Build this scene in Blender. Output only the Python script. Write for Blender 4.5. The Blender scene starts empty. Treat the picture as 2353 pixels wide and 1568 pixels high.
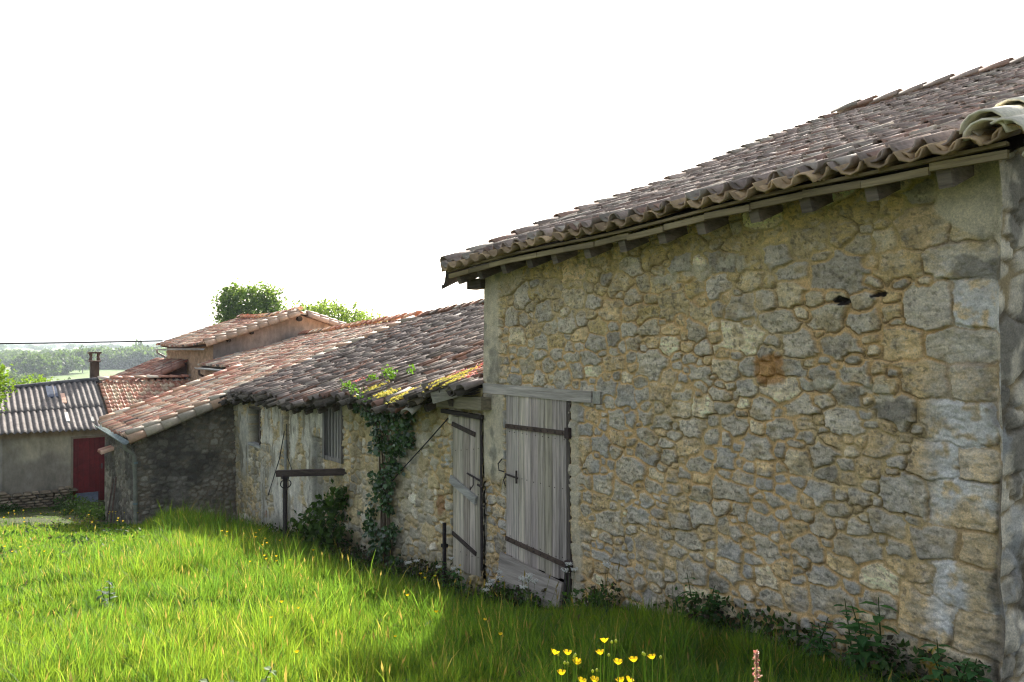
# Old stone farm buildings above a sunlit meadow
import bpy, math, random
import numpy as np
from mathutils import Vector, Matrix
R_ = np.random.default_rng(7); random.seed(7)
S = bpy.context.scene; COL = S.collection
rad = math.radians
# ------------------------------------------------------------ camera, light
# World frame: +Y runs along the barn wall away from the camera, +X goes into the barn, z=0 is eye level.
cam = bpy.data.objects.new('camera', bpy.data.cameras.new('camera')); COL.objects.link(cam)
cam.data.sensor_width = 36; cam.data.lens = 36*1834/2353
cam.data.clip_start = .05; cam.data.clip_end = 20000
cam.location = (0, 0, 0); cam.rotation_euler = (rad(90.6), 0, -rad(34.82))
S.camera = cam
SUN = Vector((.63, .777, .66)).normalized()
EL = math.asin(SUN.z)
w = bpy.data.worlds.new("World"); S.world = w; w.use_nodes = True
sky = w.node_tree.nodes.new('ShaderNodeTexSky'); sky.sky_type = 'NISHITA'; sky.sun_disc = False
sky.sun_elevation = EL; sky.sun_rotation = math.atan2(SUN.x, SUN.y)
sky.air_density = .8; sky.dust_density = 6.0; sky.ozone_density = 1.0
bg = w.node_tree.nodes['Background']; bg.inputs['Strength'].default_value = .15
hs_w = w.node_tree.nodes.new('ShaderNodeHueSaturation'); hs_w.inputs['Saturation'].default_value = .55
w.node_tree.links.new(sky.outputs[0], hs_w.inputs['Color']); w.node_tree.links.new(hs_w.outputs[0], bg.inputs[0])
sun = bpy.data.objects.new('sun', bpy.data.lights.new('sun', 'SUN')); COL.objects.link(sun)
sun.data.energy = 5.0; sun.data.angle = rad(.53); sun.data.color = (1, .95, .86)
sun.rotation_euler = (-SUN).to_track_quat('-Z', 'Y').to_euler(); sun.location = (10, 10, 20)
S.view_settings.view_transform = 'Standard'; S.view_settings.look = 'None'
S.view_settings.exposure = 1.28; S.view_settings.gamma = 1
S.cycles.use_denoising = True; S.cycles.sample_clamp_indirect = 3.; S.cycles.filter_width = 1.2
S.cycles.max_bounces = 6; S.cycles.diffuse_bounces = 3; S.cycles.glossy_bounces = 2
S.cycles.transmission_bounces = 4; S.cycles.volume_bounces = 0; S.cycles.transparent_max_bounces = 8

# ------------------------------------------------------------ helpers
def tag(o, label=None, cat=None, group=None, kind=None):
    if label: o['label'] = label
    if cat: o['category'] = cat
    if group: o['group'] = group
    if kind: o['kind'] = kind
    return o
def empty(name, loc, label, cat, group=None):
    o = bpy.data.objects.new(name, None); COL.objects.link(o); o.location = loc
    o.empty_display_size = .2
    return tag(o, label, cat, group)
def mesh(name, V, F, mat, parent=None, col=None, smooth=False):
    """V (n,3) world coordinates; F list of integer arrays (m,k)."""
    V = np.asarray(V, dtype=np.float32).reshape(-1, 3)
    if parent is not None:
        V = V - np.array(parent_loc(parent), dtype=np.float32)
    me = bpy.data.meshes.new(name)
    F = [np.asarray(f, dtype=np.int32) for f in F if len(f)]
    ks = np.concatenate([np.full(len(f), f.shape[1], dtype=np.int32) for f in F])
    loops = np.concatenate([f.ravel() for f in F]).astype(np.int32)
    me.vertices.add(len(V)); me.vertices.foreach_set('co', V.ravel())
    me.loops.add(len(loops)); me.loops.foreach_set('vertex_index', loops)
    me.polygons.add(len(ks))
    st = np.concatenate([[0], np.cumsum(ks)[:-1]]).astype(np.int32)
    me.polygons.foreach_set('loop_start', st); me.polygons.foreach_set('loop_total', ks)
    me.polygons.foreach_set('use_smooth', np.full(len(ks), smooth))
    me.update(calc_edges=True)
    if col is not None:
        a = me.color_attributes.new('Col', 'FLOAT_COLOR', 'POINT')
        c = np.ones((len(V), 4), dtype=np.float32); c[:, :3] = col
        a.data.foreach_set('color', c.ravel())
    me.materials.append(mat)
    o = bpy.data.objects.new(name, me); COL.objects.link(o)
    if parent is not None: o.parent = parent
    return o
def parent_loc(p):
    l = Vector((0, 0, 0))
    while p is not None: l += p.location; p = p.parent
    return l
class MB:
    def __init__(s): s.v = []; s.f = {}; s.c = []; s.n = 0
    def add(s, V, faces, col=(1, 1, 1)):
        V = np.asarray(V, dtype=float).reshape(-1, 3)
        s.v.append(V); s.c.append(np.broadcast_to(np.asarray(col, dtype=float), (len(V), 3)))
        for f in faces:
            f = np.asarray(f)
            if f.ndim == 1: f = f[None]
            s.f.setdefault(f.shape[1], []).append(f + s.n)
        s.n += len(V); return s
    def box(s, lo, hi, col=(1, 1, 1), M=None, bev=0):
        x0, y0, z0 = lo; x1, y1, z1 = hi
        V = np.array([[x0,y0,z0],[x1,y0,z0],[x1,y1,z0],[x0,y1,z0],[x0,y0,z1],[x1,y0,z1],[x1,y1,z1],[x0,y1,z1]], float)
        if M is not None: V = np.array([M @ Vector(p) for p in V])
        return s.add(V, [[[0,3,2,1],[4,5,6,7],[0,1,5,4],[1,2,6,5],[2,3,7,6],[3,0,4,7]]], col)
    def beam(s, a, b, wd, ht, col=(1, 1, 1), up=(0, 0, 1)):
        a = Vector(a); b = Vector(b); d = (b - a); L = d.length; d.normalize()
        sd = d.cross(Vector(up)).normalized(); u = sd.cross(d)
        M = Matrix((( sd.x, d.x, u.x, a.x), (sd.y, d.y, u.y, a.y), (sd.z, d.z, u.z, a.z), (0, 0, 0, 1)))
        return s.box((-wd/2, 0, -ht/2), (wd/2, L, ht/2), col, M)
    def tube(s, pts, r, n=8, col=(1, 1, 1), cap=True):
        P = np.array(pts, float); m = len(P)
        r = np.broadcast_to(np.asarray(r, float), (m,))
        T = np.gradient(P, axis=0); T /= np.linalg.norm(T, axis=1)[:, None] + 1e-9
        ref = np.array([0, 0, 1.]) if abs(T[0, 2]) < .9 else np.array([1., 0, 0])
        A = np.cross(T, ref); A /= np.linalg.norm(A, axis=1)[:, None] + 1e-9
        B = np.cross(A, T)
        th = np.arange(n)*2*math.pi/n
        V = (P[:, None] + r[:, None, None]*(A[:, None]*np.cos(th)[None, :, None] + B[:, None]*np.sin(th)[None, :, None])).reshape(-1, 3)
        f = []
        for i in range(m-1):
            for k in range(n):
                f.append([i*n+k, i*n+(k+1) % n, (i+1)*n+(k+1) % n, (i+1)*n+k])
        s.add(V, [f], col)
        if cap:
            s.add(V[:n], [list(range(n))], col); s.add(V[-n:], [list(range(n))[::-1]], col)
        return s
    def build(s, name, mat, parent=None, smooth=False):
        return mesh(name, np.concatenate(s.v), [np.concatenate(x) for x in s.f.values()], mat, parent,
                    np.concatenate(s.c), smooth)
_rt = np.random.default_rng(3).random((256, 256)).astype(np.float32)
def vn(x, y, seed=0):
    x = np.asarray(x, float) + seed*17.31; y = np.asarray(y, float) + seed*9.77
    xi = np.floor(x).astype(int); yi = np.floor(y).astype(int); fx = x-xi; fy = y-yi
    fx = fx*fx*(3-2*fx); fy = fy*fy*(3-2*fy)
    a = _rt[xi & 255, yi & 255]; b = _rt[(xi+1) & 255, yi & 255]; c = _rt[xi & 255, (yi+1) & 255]; d = _rt[(xi+1) & 255, (yi+1) & 255]
    return (a*(1-fx)+b*fx)*(1-fy)+(c*(1-fx)+d*fx)*fy
def fbm(x, y, seed=0, o=4):
    r = 0; a = .5; t = 0
    for i in range(o):
        r = r + a*vn(x*2**i, y*2**i, seed+i*3); t += a; a *= .5
    return r/t
def sm(a, b, x): x = np.clip((x-a)/(b-a), 0, 1); return x*x*(3-2*x)

# ------------------------------------------------------------ materials
def nt(name):
    m = bpy.data.materials.new(name); m.use_nodes = True
    t = m.node_tree; b = t.nodes['Principled BSDF']; b.inputs['Roughness'].default_value = .9
    b.inputs['Specular IOR Level'].default_value = .25
    return m, t, b
def N(t, ty, **k):
    n = t.nodes.new(ty)
    for a, v in k.items():
        if a in n.inputs: n.inputs[a].default_value = v
        else: setattr(n, a, v)
    return n
def ramp(t, src, pts):
    r = t.nodes.new('ShaderNodeValToRGB'); t.links.new(src, r.inputs[0])
    e = r.color_ramp.elements
    while len(e) < len(pts): e.new(.5)
    for i, (p, c) in enumerate(pts): e[i].position = p; e[i].color = (*c, 1) if len(c) == 3 else c
    return r.outputs[0]
def mul(t, a, b, fac=1., mode='MULTIPLY'):
    m = t.nodes.new('ShaderNodeMix'); m.data_type = 'RGBA'; m.blend_type = mode
    for s, v in ((m.inputs[6], a), (m.inputs[7], b)):
        if isinstance(v, tuple): s.default_value = (*v, 1)
        else: t.links.new(v, s)
    if isinstance(fac, (int, float)): m.inputs[0].default_value = fac
    else: t.links.new(fac, m.inputs[0])
    return m.outputs[2]
def coords(t, scale=(1, 1, 1)):
    c = t.nodes.new('ShaderNodeTexCoord'); mp = t.nodes.new('ShaderNodeMapping'); mp.inputs['Scale'].default_value = scale
    t.links.new(c.outputs['Object'], mp.inputs[0]); return mp.outputs[0]
def noise(t, co, sc, det=6, rough=.6):
    n = N(t, 'ShaderNodeTexNoise', Scale=sc, Detail=det, Roughness=rough); t.links.new(co, n.inputs['Vector']); return n.outputs[0]
def bump(t, b, h, st, dist, prev=None):
    n = N(t, 'ShaderNodeBump', Strength=st, Distance=dist); t.links.new(h, n.inputs['Height'])
    if prev: t.links.new(prev, n.inputs['Normal'])
    t.links.new(n.outputs[0], b.inputs['Normal']); return n.outputs[0]
def vcol(t):
    a = t.nodes.new('ShaderNodeAttribute'); a.attribute_name = 'Col'; return a.outputs['Color']
g = lambda v: (v, v, v)
def mat_stone(name, fine=1.0, contrast=1.0):
    m, t, b = nt(name); co = coords(t)
    c = vcol(t)
    n1 = noise(t, co, 9*fine, 8, .7); n2 = noise(t, co, 75*fine, 8, .8)
    c = mul(t, c, ramp(t, n1, [(.3, g(1-.26*contrast)), (.7, g(1+.22*contrast))]))
    c = mul(t, c, ramp(t, n2, [(.36, g(1-.32*contrast)), (.64, g(1+.28*contrast))]))
    n3 = noise(t, co, 24*fine, 7, .8)
    pal = ramp(t, n3, [(.58, g(0)), (.72, g(1))])
    c = mul(t, c, (.42, .43, .40), mul(t, pal, g(.4)), 'MIX')
    t.links.new(c, b.inputs['Base Color'])
    p = bump(t, b, n2, .8, .012/fine); bump(t, b, n1, .5, .03/fine, p)
    return m
def mat_vc(name, sc=20, amp=.35, rough=.9, bmp=.3, bd=.01, stretch=(1, 1, 1), spec=.25, lichen=None):
    m, t, b = nt(name); co = coords(t, stretch); c = vcol(t)
    n1 = noise(t, co, sc, 7, .7); n0 = noise(t, co, sc/6, 5, .6)
    c = mul(t, c, ramp(t, n1, [(.3, g(1-amp)), (.7, g(1+amp))]))
    c = mul(t, c, ramp(t, n0, [(.3, g(1-amp*.7)), (.7, g(1+amp*.7))]))
    if lichen:
        n3 = noise(t, coords(t), lichen[0], 7, .8)
        c = mul(t, c, lichen[1], ramp(t, n3, [(lichen[2], g(0)), (lichen[2]+.1, g(lichen[3]))]), 'MIX')
    t.links.new(c, b.inputs['Base Color']); b.inputs['Roughness'].default_value = rough
    b.inputs['Specular IOR Level'].default_value = spec
    if bmp: bump(t, b, n1, bmp, bd)
    return m
def mat_leaf(name, trans=.45, rough=.55, spec=.3, tint=(1.15, 1.25, .5)):
    m, t, b = nt(name); c = vcol(t)
    t.links.new(c, b.inputs['Base Color']); b.inputs['Roughness'].default_value = rough
    b.inputs['Specular IOR Level'].default_value = spec
    tr = t.nodes.new('ShaderNodeBsdfTranslucent'); t.links.new(mul(t, c, tint), tr.inputs[0])
    mx = t.nodes.new('ShaderNodeMixShader'); mx.inputs[0].default_value = trans
    t.links.new(b.outputs[0], mx.inputs[1]); t.links.new(tr.outputs[0], mx.inputs[2])
    t.links.new(mx.outputs[0], t.nodes['Material Output'].inputs[0]); return m
M = {}
M['stone'] = mat_stone('weathered_rubble_stone')
M['stone_far'] = mat_stone('distant_rubble_stone', .6, .9)
M['tile'] = mat_vc('old_clay_tile', 14, .3, .8, .5, .006, spec=.3, lichen=(30, (.36, .35, .33), .6, .45))
M['tile_new'] = mat_vc('red_clay_tile', 16, .22, .62, .3, .006, spec=.4)
M['wood'] = mat_vc('grey_weathered_wood', 34, .55, .9, .9, .012, (1, 1, .045))
M['wood_h'] = mat_vc('weathered_timber', 34, .45, .9, .8, .012, (.3, .05, 1))
M['iron'] = mat_vc('rusty_iron', 40, .35, .8, .5, .004)
M['plaster'] = mat_vc('stained_render', 6, .3, .95, .5, .01, (1, 1, .5))
M['cement'] = mat_vc('fibre_cement', 12, .4, .9, .5, .006, spec=.1, lichen=(22, (.34, .32, .29), .6, .5))
M['zinc'] = mat_vc('painted_zinc', 10, .3, .6, .1, .002, spec=.3)
M['bark'] = mat_vc('bark', 12, .4, .95, .8, .03)
M['grass'] = mat_leaf('grass_blade', .6, .5, .3, (4.0, 3.1, 1.3))
M['leaf'] = mat_leaf('leaf', .45, .55, .2, (1.5, 1.5, .6))
M['ivy'] = mat_leaf('ivy_leaf', .15, .28, .6)
M['petal'] = mat_leaf('petal', .45, .4, .4, (1, 1, 1))
M['moss'] = mat_vc('moss', 60, .4, 1, .8, .01)
M['dark'] = mat_vc('dark_interior', 10, .2)

# ------------------------------------------------------------ terrain
def q_of(x, y): return .571*x + .821*y
_qp = [-4000, -60, -20, 0, 6, 12, 15, 18, 21, 24, 30, 60, 120, 220, 300, 420, 560, 700, 900, 1150, 1500, 2400, 4200, 9000]
_zp = [12, 3, .6, -1.62, -2.32, -3.02, -3.40, -3.98, -4.42, -4.6, -4.8, -8.3, -13.5, -19, -21, -21.5, -20, -17.5, -14.5, -10, -4, 3, 9, 20]
def gz(x, y):
    q = q_of(np.asarray(x, float), np.asarray(y, float))
    z = np.interp(q, _qp, _zp)
    z = z + .10*(fbm(x*.35, y*.35, 5, 3)-.5)*sm(3, 8, np.abs(q)+3)
    z = z + sm(1.7, .5, np.abs(np.asarray(x)-4.95))*sm(-1, 1, y)*sm(18.5, 17, y)*(.02+.09*sm(3.3, 4.6, y)-.31*sm(4.9, 6.6, y))
    z = z + (fbm(x*.0022+3, y*.0022, 8, 3)-.5)*sm(350, 1400, q)*14
    return z
def make_ground():
    r = np.concatenate([[0], np.geomspace(.6, 4600, 180)]); th = np.linspace(0, 2*math.pi, 361)[:-1]
    X = r[:, None]*np.cos(th); Y = r[:, None]*np.sin(th); Z = gz(X, Y)
    V = np.stack([X, Y, Z], -1).reshape(-1, 3); n = 360
    i = np.arange(len(r)-1)[:, None]*n; k = np.arange(n)[None]
    F = np.stack([i+k, i+n+k, i+n+(k+1) % n, i+(k+1) % n], -1).reshape(-1, 4)
    m, t, b = nt('meadow_and_fields'); co = coords(t)
    v = N(t, 'ShaderNodeTexVoronoi', Scale=.0062, Randomness=1.); t.links.new(co, v.inputs['Vector'])
    fc = ramp(t, v.outputs['Color'], [(.15, (.075, .12, .03)), (.4, (.11, .17, .035)), (.6, (.14, .19, .05)), (.8, (.17, .16, .07)), (.95, (.09, .15, .035))])
    nn = noise(t, co, 1.7, 8, .7); n2 = noise(t, co, 14, 8, .75)
    near = ramp(t, nn, [(.3, (.035, .05, .014)), (.5, (.05, .062, .02)), (.65, (.075, .06, .035))])
    near = mul(t, near, ramp(t, n2, [(.3, g(.5)), (.7, g(1.4))]))
    cd = N(t, 'ShaderNodeVectorMath', operation='LENGTH'); t.links.new(co, cd.inputs[0])
    mr = N(t, 'ShaderNodeMapRange'); mr.inputs['From Min'].default_value = 40; mr.inputs['From Max'].default_value = 130
    t.links.new(cd.outputs['Value'], mr.inputs[0])
    t.links.new(mul(t, near, fc, mr.outputs[0], 'MIX'), b.inputs['Base Color'])
    bump(t, b, n2, .8, .05)
    o = mesh('ground', V, [F], m, None, None, True); tag(o, kind='structure')
make_ground()

# ------------------------------------------------------------ rubble walls as relief meshes
def make_sites(L, z0, z1, sizes, rng, rfun=None, init=None):
    P = np.zeros((0, 5)) if init is None else np.array(init, float)
    for r, n in sizes:
        u = rng.uniform(0, L, n); v = rng.uniform(z0, z1, n)
        rr = r*rng.uniform(.85, 1.2, n)*(rfun(u, v) if rfun else 1)
        asp = rng.uniform(1.05, 1.9, n); rot = rng.normal(0, .12, n)
        for i in range(n):
            if len(P):
                du = (P[:, 0]-u[i])/1.3; dv = (P[:, 1]-v[i])*1.25
                if np.any((du**4+dv**4)**.25 < (P[:, 2]+rr[i])*.80): continue
            P = np.vstack([P, [u[i], v[i], rr[i], asp[i], rot[i]]])
    return P
def rubble(U, V, P, warp=.03, seed=0):
    """U,V 2-D grids -> nearest stone id, distance to its edge (m), F1."""
    H, W = U.shape
    Uw = U + warp*(fbm(U*9, V*9, seed+1, 3)-.5)*2 + .3*warp*(fbm(U*40, V*40, seed+4, 2)-.5); Vw = V + warp*(fbm(U*9, V*9, seed+2, 3)-.5)*1.6 + .3*warp*(fbm(U*40, V*40, seed+6, 2)-.5)
    idm = np.zeros((H, W), int); ed = np.zeros((H, W)); f1m = np.zeros((H, W)); B = 48
    cr = np.cos(P[:, 4]); sr = np.sin(P[:, 4]); sa = np.sqrt(P[:, 3])
    for a in range(0, H, B):
        for b in range(0, W, B):
            uu = Uw[a:a+B, b:b+B]; vv = Vw[a:a+B, b:b+B]
            half = max(np.ptp(uu), np.ptp(vv))*.6
            dd = np.hypot(P[:, 0]-uu.mean(), P[:, 1]-vv.mean()) - P[:, 2]
            idx = np.where(dd < half+.45)[0]
            if len(idx) < 3: idx = np.argsort(dd)[:4]
            du = uu[..., None]-P[idx, 0]; dv = vv[..., None]-P[idx, 1]
            x = (du*cr[idx]+dv*sr[idx])/sa[idx]; y = (-du*sr[idx]+dv*cr[idx])*sa[idx]
            q = ((np.abs(x)**4.5+np.abs(y)**4.5)**(1/4.5))/P[idx, 2]
            o = np.argpartition(q, 1, axis=-1)[..., :2]
            qa = np.take_along_axis(q, o, -1); sw = qa[..., 0] > qa[..., 1]
            i1 = np.where(sw, o[..., 1], o[..., 0]); i2 = np.where(sw, o[..., 0], o[..., 1])
            q1 = np.minimum(qa[..., 0], qa[..., 1]); q2 = np.maximum(qa[..., 0], qa[..., 1])
            r1 = P[idx, 2][i1]; r2 = P[idx, 2][i2]
            idm[a:a+B, b:b+B] = idx[i1]; ed[a:a+B, b:b+B] = (q2-q1)*r1*r2/(r1+r2); f1m[a:a+B, b:b+B] = q1
    return idm, ed, f1m
def relief(name, u0, u1, zb, zt, step, place, P, colfn, mat, parent, seed=0, mortar=.012, depth=.02, warp=.03, extra=None, zbot=None):
    """place(u, z, h) -> world xyz. zt(u)/zb(u) top and bottom edges."""
    nu = int((u1-u0)/step)+1; zmax = float(np.max(zt(np.linspace(u0, u1, 50)))); zmin = float(np.min(zb(np.linspace(u0, u1, 50))))
    nv = int((zmax-zmin)/step)+1
    us = np.linspace(u0, u1, nu); T = np.linspace(0, 1, nv)
    U = np.repeat(us[None], nv, 0); Vv = zb(us)[None] + T[:, None]*(zt(us)-zb(us))[None]
    idm, ed, f1 = rubble(U, Vv, P, warp, seed)
    rs = np.random.default_rng(seed+100); n = len(P)
    hs = rs.uniform(.25, 1.2, n); tx = rs.normal(0, .12, n); ty = rs.normal(0, .10, n)
    mt = mortar*(.25+1.5*fbm(U*2.2, Vv*2.2, seed+9, 3)); 
    s = sm(0, .009, ed-mt)*(1-sm(1.2, 1.45, f1))
    dome = np.clip(1-(f1/1.15)**3, 0, 1)
    h = s*depth*(hs[idm]*(.72+.28*dome)) + s*((U-P[idm, 0])*tx[idm]+(Vv-P[idm, 1])*ty[idm])*.6 + s*.010*np.abs(fbm(U*14+idm*.37, Vv*22, seed+33, 2)-.5)*2
    h += s*.008*(fbm(U*30, Vv*30, seed+3, 3)-.5)*2 + s*.012*(fbm(U*12, Vv*20, seed+13, 3)-.5)*2
    h += (1-s)*(-.004+.012*(fbm(U*25, Vv*25, seed+5, 3)-.5))
    shade_groove = .75*sm(.007, .001, np.abs(ed-mt*.8))*sm(.46, .56, fbm(U*3.3, Vv*3.3, seed+7, 2))*sm(-.2, .1, -(Vv-P[idm, 1])/P[idm, 2]+.1)  # groove under the stones; its shadow line is also painted dark
    h -= .016*shade_groove
    c = colfn(U, Vv, idm, s, f1, shade_groove, P, rs)
    if extra: h, c = extra(U, Vv, h, c)
    V3 = place(U, Vv, h)
    i = np.arange(nv-1)[:, None]*nu; k = np.arange(nu-1)[None]
    F = np.stack([i+k, i+k+1, i+nu+k+1, i+nu+k], -1).reshape(-1, 4)
    return mesh(name, V3.reshape(-1, 3), [F], mat, parent, np.clip(c.reshape(-1, 3), .004, .9), True)
def mixc(c, d, m): return c*(1-m[..., None]) + np.asarray(d)*m[..., None]

# ------------------------------------------------------------ canal tile roofs
def tile_template(rl, ru, L, seg, th, flip=False):
    a = np.linspace(0, math.pi, seg+1) if not flip else np.linspace(math.pi, 2*math.pi, seg+1)
    V = []
    for (s, r, dz) in ((0, rl, 0), (1, ru, 0)):
        for rr in (r, r-th):
            V += [[math.cos(t)*rr, s*L, math.sin(t)*rr*.85+dz] for t in a]
    n = seg+1; F = []
    for k in range(seg):
        F.append([k, k+1, 2*n+k+1, 2*n+k]); F.append([n+k+1, n+k, 3*n+k, 3*n+k+1]); F.append([k+1, k, n+k, n+k+1]); F.append([2*n+k, 2*n+k+1, 3*n+k+1, 3*n+k])
    F.append([0, 2*n, 3*n, n]); F.append([seg, n+seg, 3*n+seg, 2*n+seg])
    return np.array(V), np.array(F)
def tiles(mb, surf, x0, x1, y0, y1, pitch, expo, colf, rng, axis='x', seg=6, L=.44, jit=1., rl=None, pans=True, skip=None, lowjit=0.):
    """canal tiles climbing from x0 (eave) to x1 along axis; columns spread over y0..y1."""
    rl = rl or pitch*.43; tc, fc = tile_template(rl, rl*.82, L, seg, .012)
    tp, fp = tile_template(rl*1.0, rl*.85, L, max(4, seg-2), .014, True)
    sg = 1 if x1 > x0 else -1
    def pt(a, b): 
        if axis == 'x': return np.array([a, b, surf(a, b)])
        return np.array([b, a, surf(b, a)])
    n = max(1, int(round(abs(y1-y0)/pitch))); run = abs(x1-x0)
    p0 = pt(x0, (y0+y1)/2); p1 = pt(x1, (y0+y1)/2); sl = abs(p1[2]-p0[2])/run; cosp = 1/math.sqrt(1+sl*sl)
    dx = expo*cosp; rows = int(math.ceil(run/dx))
    VV = []; FF = []; CC = []; base = 0
    colshift = np.cumsum(rng.normal(0, .004*jit, n+1)); colshift -= np.linspace(0, colshift[-1], n+1)
    for j in range(n+1):
        yc = y0 + (y1-y0)*j/n + colshift[j]
        dz = rng.normal(0, .006*jit); off = rng.normal(0, .02*jit)
        for i in range(rows):
            for kind in ((0, 1) if pans else (0,)):
                if kind == 1 and j == n: continue
                a = x0 + sg*(i*dx + off - (.03 if kind else 0)); 
                if i == 0: a += rng.normal(0, lowjit)*sg
                y = yc + (kind*.5*(y1-y0)/n)
                y += rng.normal(0, .007*jit)
                if skip and skip(a, y, kind): continue
                a2 = a + sg*L*cosp
                if (a2-x1)*sg > .12: a2 = x1+.12*sg
                pa = pt(a, y); pb = pt(a2, y + rng.normal(0, .012*jit))
                d = pb-pa; ln = np.linalg.norm(d); d /= ln
                side = np.cross(d, [0, 0, 1.]); side /= np.linalg.norm(side)
                up = np.cross(side, d); rl_ = rng.normal(0, .05*jit); side, up = side*math.cos(rl_)+up*math.sin(rl_), up*math.cos(rl_)-side*math.sin(rl_)
                T, F = (tp, fp) if kind else (tc, fc)
                lift = (.035 if kind == 0 else -.02)
                P = pa[None] + T[:, :1]*side[None] + (T[:, 1:2]/L*ln)*d[None] + (T[:, 2:3]+.022*(1-T[:, 1:2]/L)+dz+rng.normal(0, .004*jit)-(.03 if kind == 0 else -.03)+(.0 if kind == 0 else .02))*up[None]
                VV.append(P); FF.append(F+base); base += len(P)
                c = np.array(colf(a, y, i, rng))*(1 if kind == 0 else .75)  # pans darkened: shade between the covers put into their colour
                CC.append(np.broadcast_to(c, (len(P), 3)))
    mb.add(np.concatenate(VV), [np.concatenate(FF)], np.concatenate(CC))
def ridge_tiles(mb, a, b, colf, rng, r=.12, L=.45, expo=.38, sag=0.):
    a = np.array(a, float); b = np.array(b, float); D = np.linalg.norm(b-a); d = (b-a)/D; n = int(D/expo)+1
    T, F = tile_template(r, r*.85, L, 8, .015)
    side = np.cross(d, [0, 0, 1.]); side /= np.linalg.norm(side); up = np.cross(side, d)
    for i in range(n):
        s = min(i*expo, D-L*.9); p = a+d*s; p = p+np.array([0, 0, -sag*math.sin(math.pi*s/D)])+up*rng.normal(0, .008)
        t2 = rng.normal(0, .02)
        P = p+T[:, :1]*side+T[:, 1:2]*(d+side*t2)+(T[:, 2:3]+.03*(1-T[:, 1:2]/L))*up
        mb.add(P, [F], colf(0, 0, i, rng))
def deck(name, surf, x0, x1, y0, y1, drop, mat, parent, col, nx=12, ny=16, th=.03):
    X, Y = np.meshgrid(np.linspace(x0, x1, nx), np.linspace(y0, y1, ny)); Z = surf(X, Y)-drop
    A = np.stack([X, Y, Z], -1).reshape(-1, 3); B = A-np.array([0, 0, th])
    i = np.arange(ny-1)[:, None]*nx; k = np.arange(nx-1)[None]
    F = np.stack([i+k, i+k+1, i+nx+k+1, i+nx+k], -1).reshape(-1, 4); n = nx*ny
    return mesh(name, np.vstack([A, B]), [F, F[:, ::-1]+n], mat, parent, np.array(col))
def clay_grey(x, y, i, r):
    b = np.array([.36, .285, .235])*r.uniform(.62, 1.25)
    k = r.random()
    if k < .10: b = np.array([.38, .25, .19])*r.uniform(.7, 1.1)
    elif k < .32: b = np.array([.41, .36, .29])*r.uniform(.7, 1.15)
    return b
def clay_dark(x, y, i, r):
    b = np.array([.225, .182, .155])*r.uniform(.65, 1.3)
    k = r.random()
    lo = sm(7.6, 5.2, x)*sm(12.5, 9, y)
    if k < .12+.3*lo: b = np.array([.30, .17, .12])*r.uniform(.7, 1.15)
    elif k < .25+.5*lo: b = np.array([.30, .26, .21])*r.uniform(.6, 1.2)
    return b
def clay_red(x, y, i, r):
    k = r.random()
    if k < .30: b = np.array([.66, .33, .22])
    elif k < .58: b = np.array([.70, .46, .30])
    elif k < .86: b = np.array([.82, .70, .54])
    elif k < .93: b = np.array([.50, .23, .16])
    else: b = np.array([.26, .20, .16])
    return b*r.uniform(.75, 1.15)

# ================================================================ THE STONE BARN
XB = 5.13; YB0, YB1 = 2.23, 7.92; XR = 12.64; XE = 4.78; XK = 20.1
barn = empty('stone_barn', (XB, 5, -2.6), 'tall rubble stone barn in the right foreground under an old grey brown canal tile roof', 'barn')
def barn_eave(Y): return 1.245 - .215*(np.asarray(Y)-2.1)/6.1 + .012*np.sin(np.asarray(Y)*2.1)
def barn_surf(X, Y):
    ze = barn_eave(Y); 
    f = np.minimum((X-XE)/(XR-XE), (2*XR-XE-X)/(XR-XE))
    return ze + (4.10-ze)*f - .05*np.sin(np.clip(f, 0, 1)*math.pi) + .02*np.sin(X*1.7+Y*1.1)
def barn_size(u, v):   # bigger stones near the right-hand corner and low down
    return 1 + .9*sm(3.3, 2.5, u)*sm(1.4, -.4, v) + .25*sm(-.2, .6, v)
QR = np.random.default_rng(19); QS = []; zq = -2.45; k_ = 0
while zq < 1.1:      # squared corner blocks, long and short in turn, with big stones tailing them
    hq = QR.uniform(.20, .34); lq = (.46 if k_ % 2 else .30)*QR.uniform(.85, 1.15)
    QS.append([.2+lq/2, zq+hq/2, math.sqrt(hq*lq)/2*1.02, lq/hq, QR.normal(0, .03)])
    if k_ % 2 == 0 or QR.random() < .4: QS.append([.2+lq+.17, zq+hq/2+QR.normal(0, .02), math.sqrt(hq*.34)/2, .30/hq, QR.normal(0, .12)])
    zq += hq+.012; k_ += 1
Ps = make_sites(6.2, -3.2, 1.25, [(.13, 40), (.10, 500), (.075, 2400), (.053, 5000), (.038, 3500)], np.random.default_rng(11), lambda u, v: barn_size(u+YB0, v), QS)
Ps[:, 0] += YB0-.2
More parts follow.
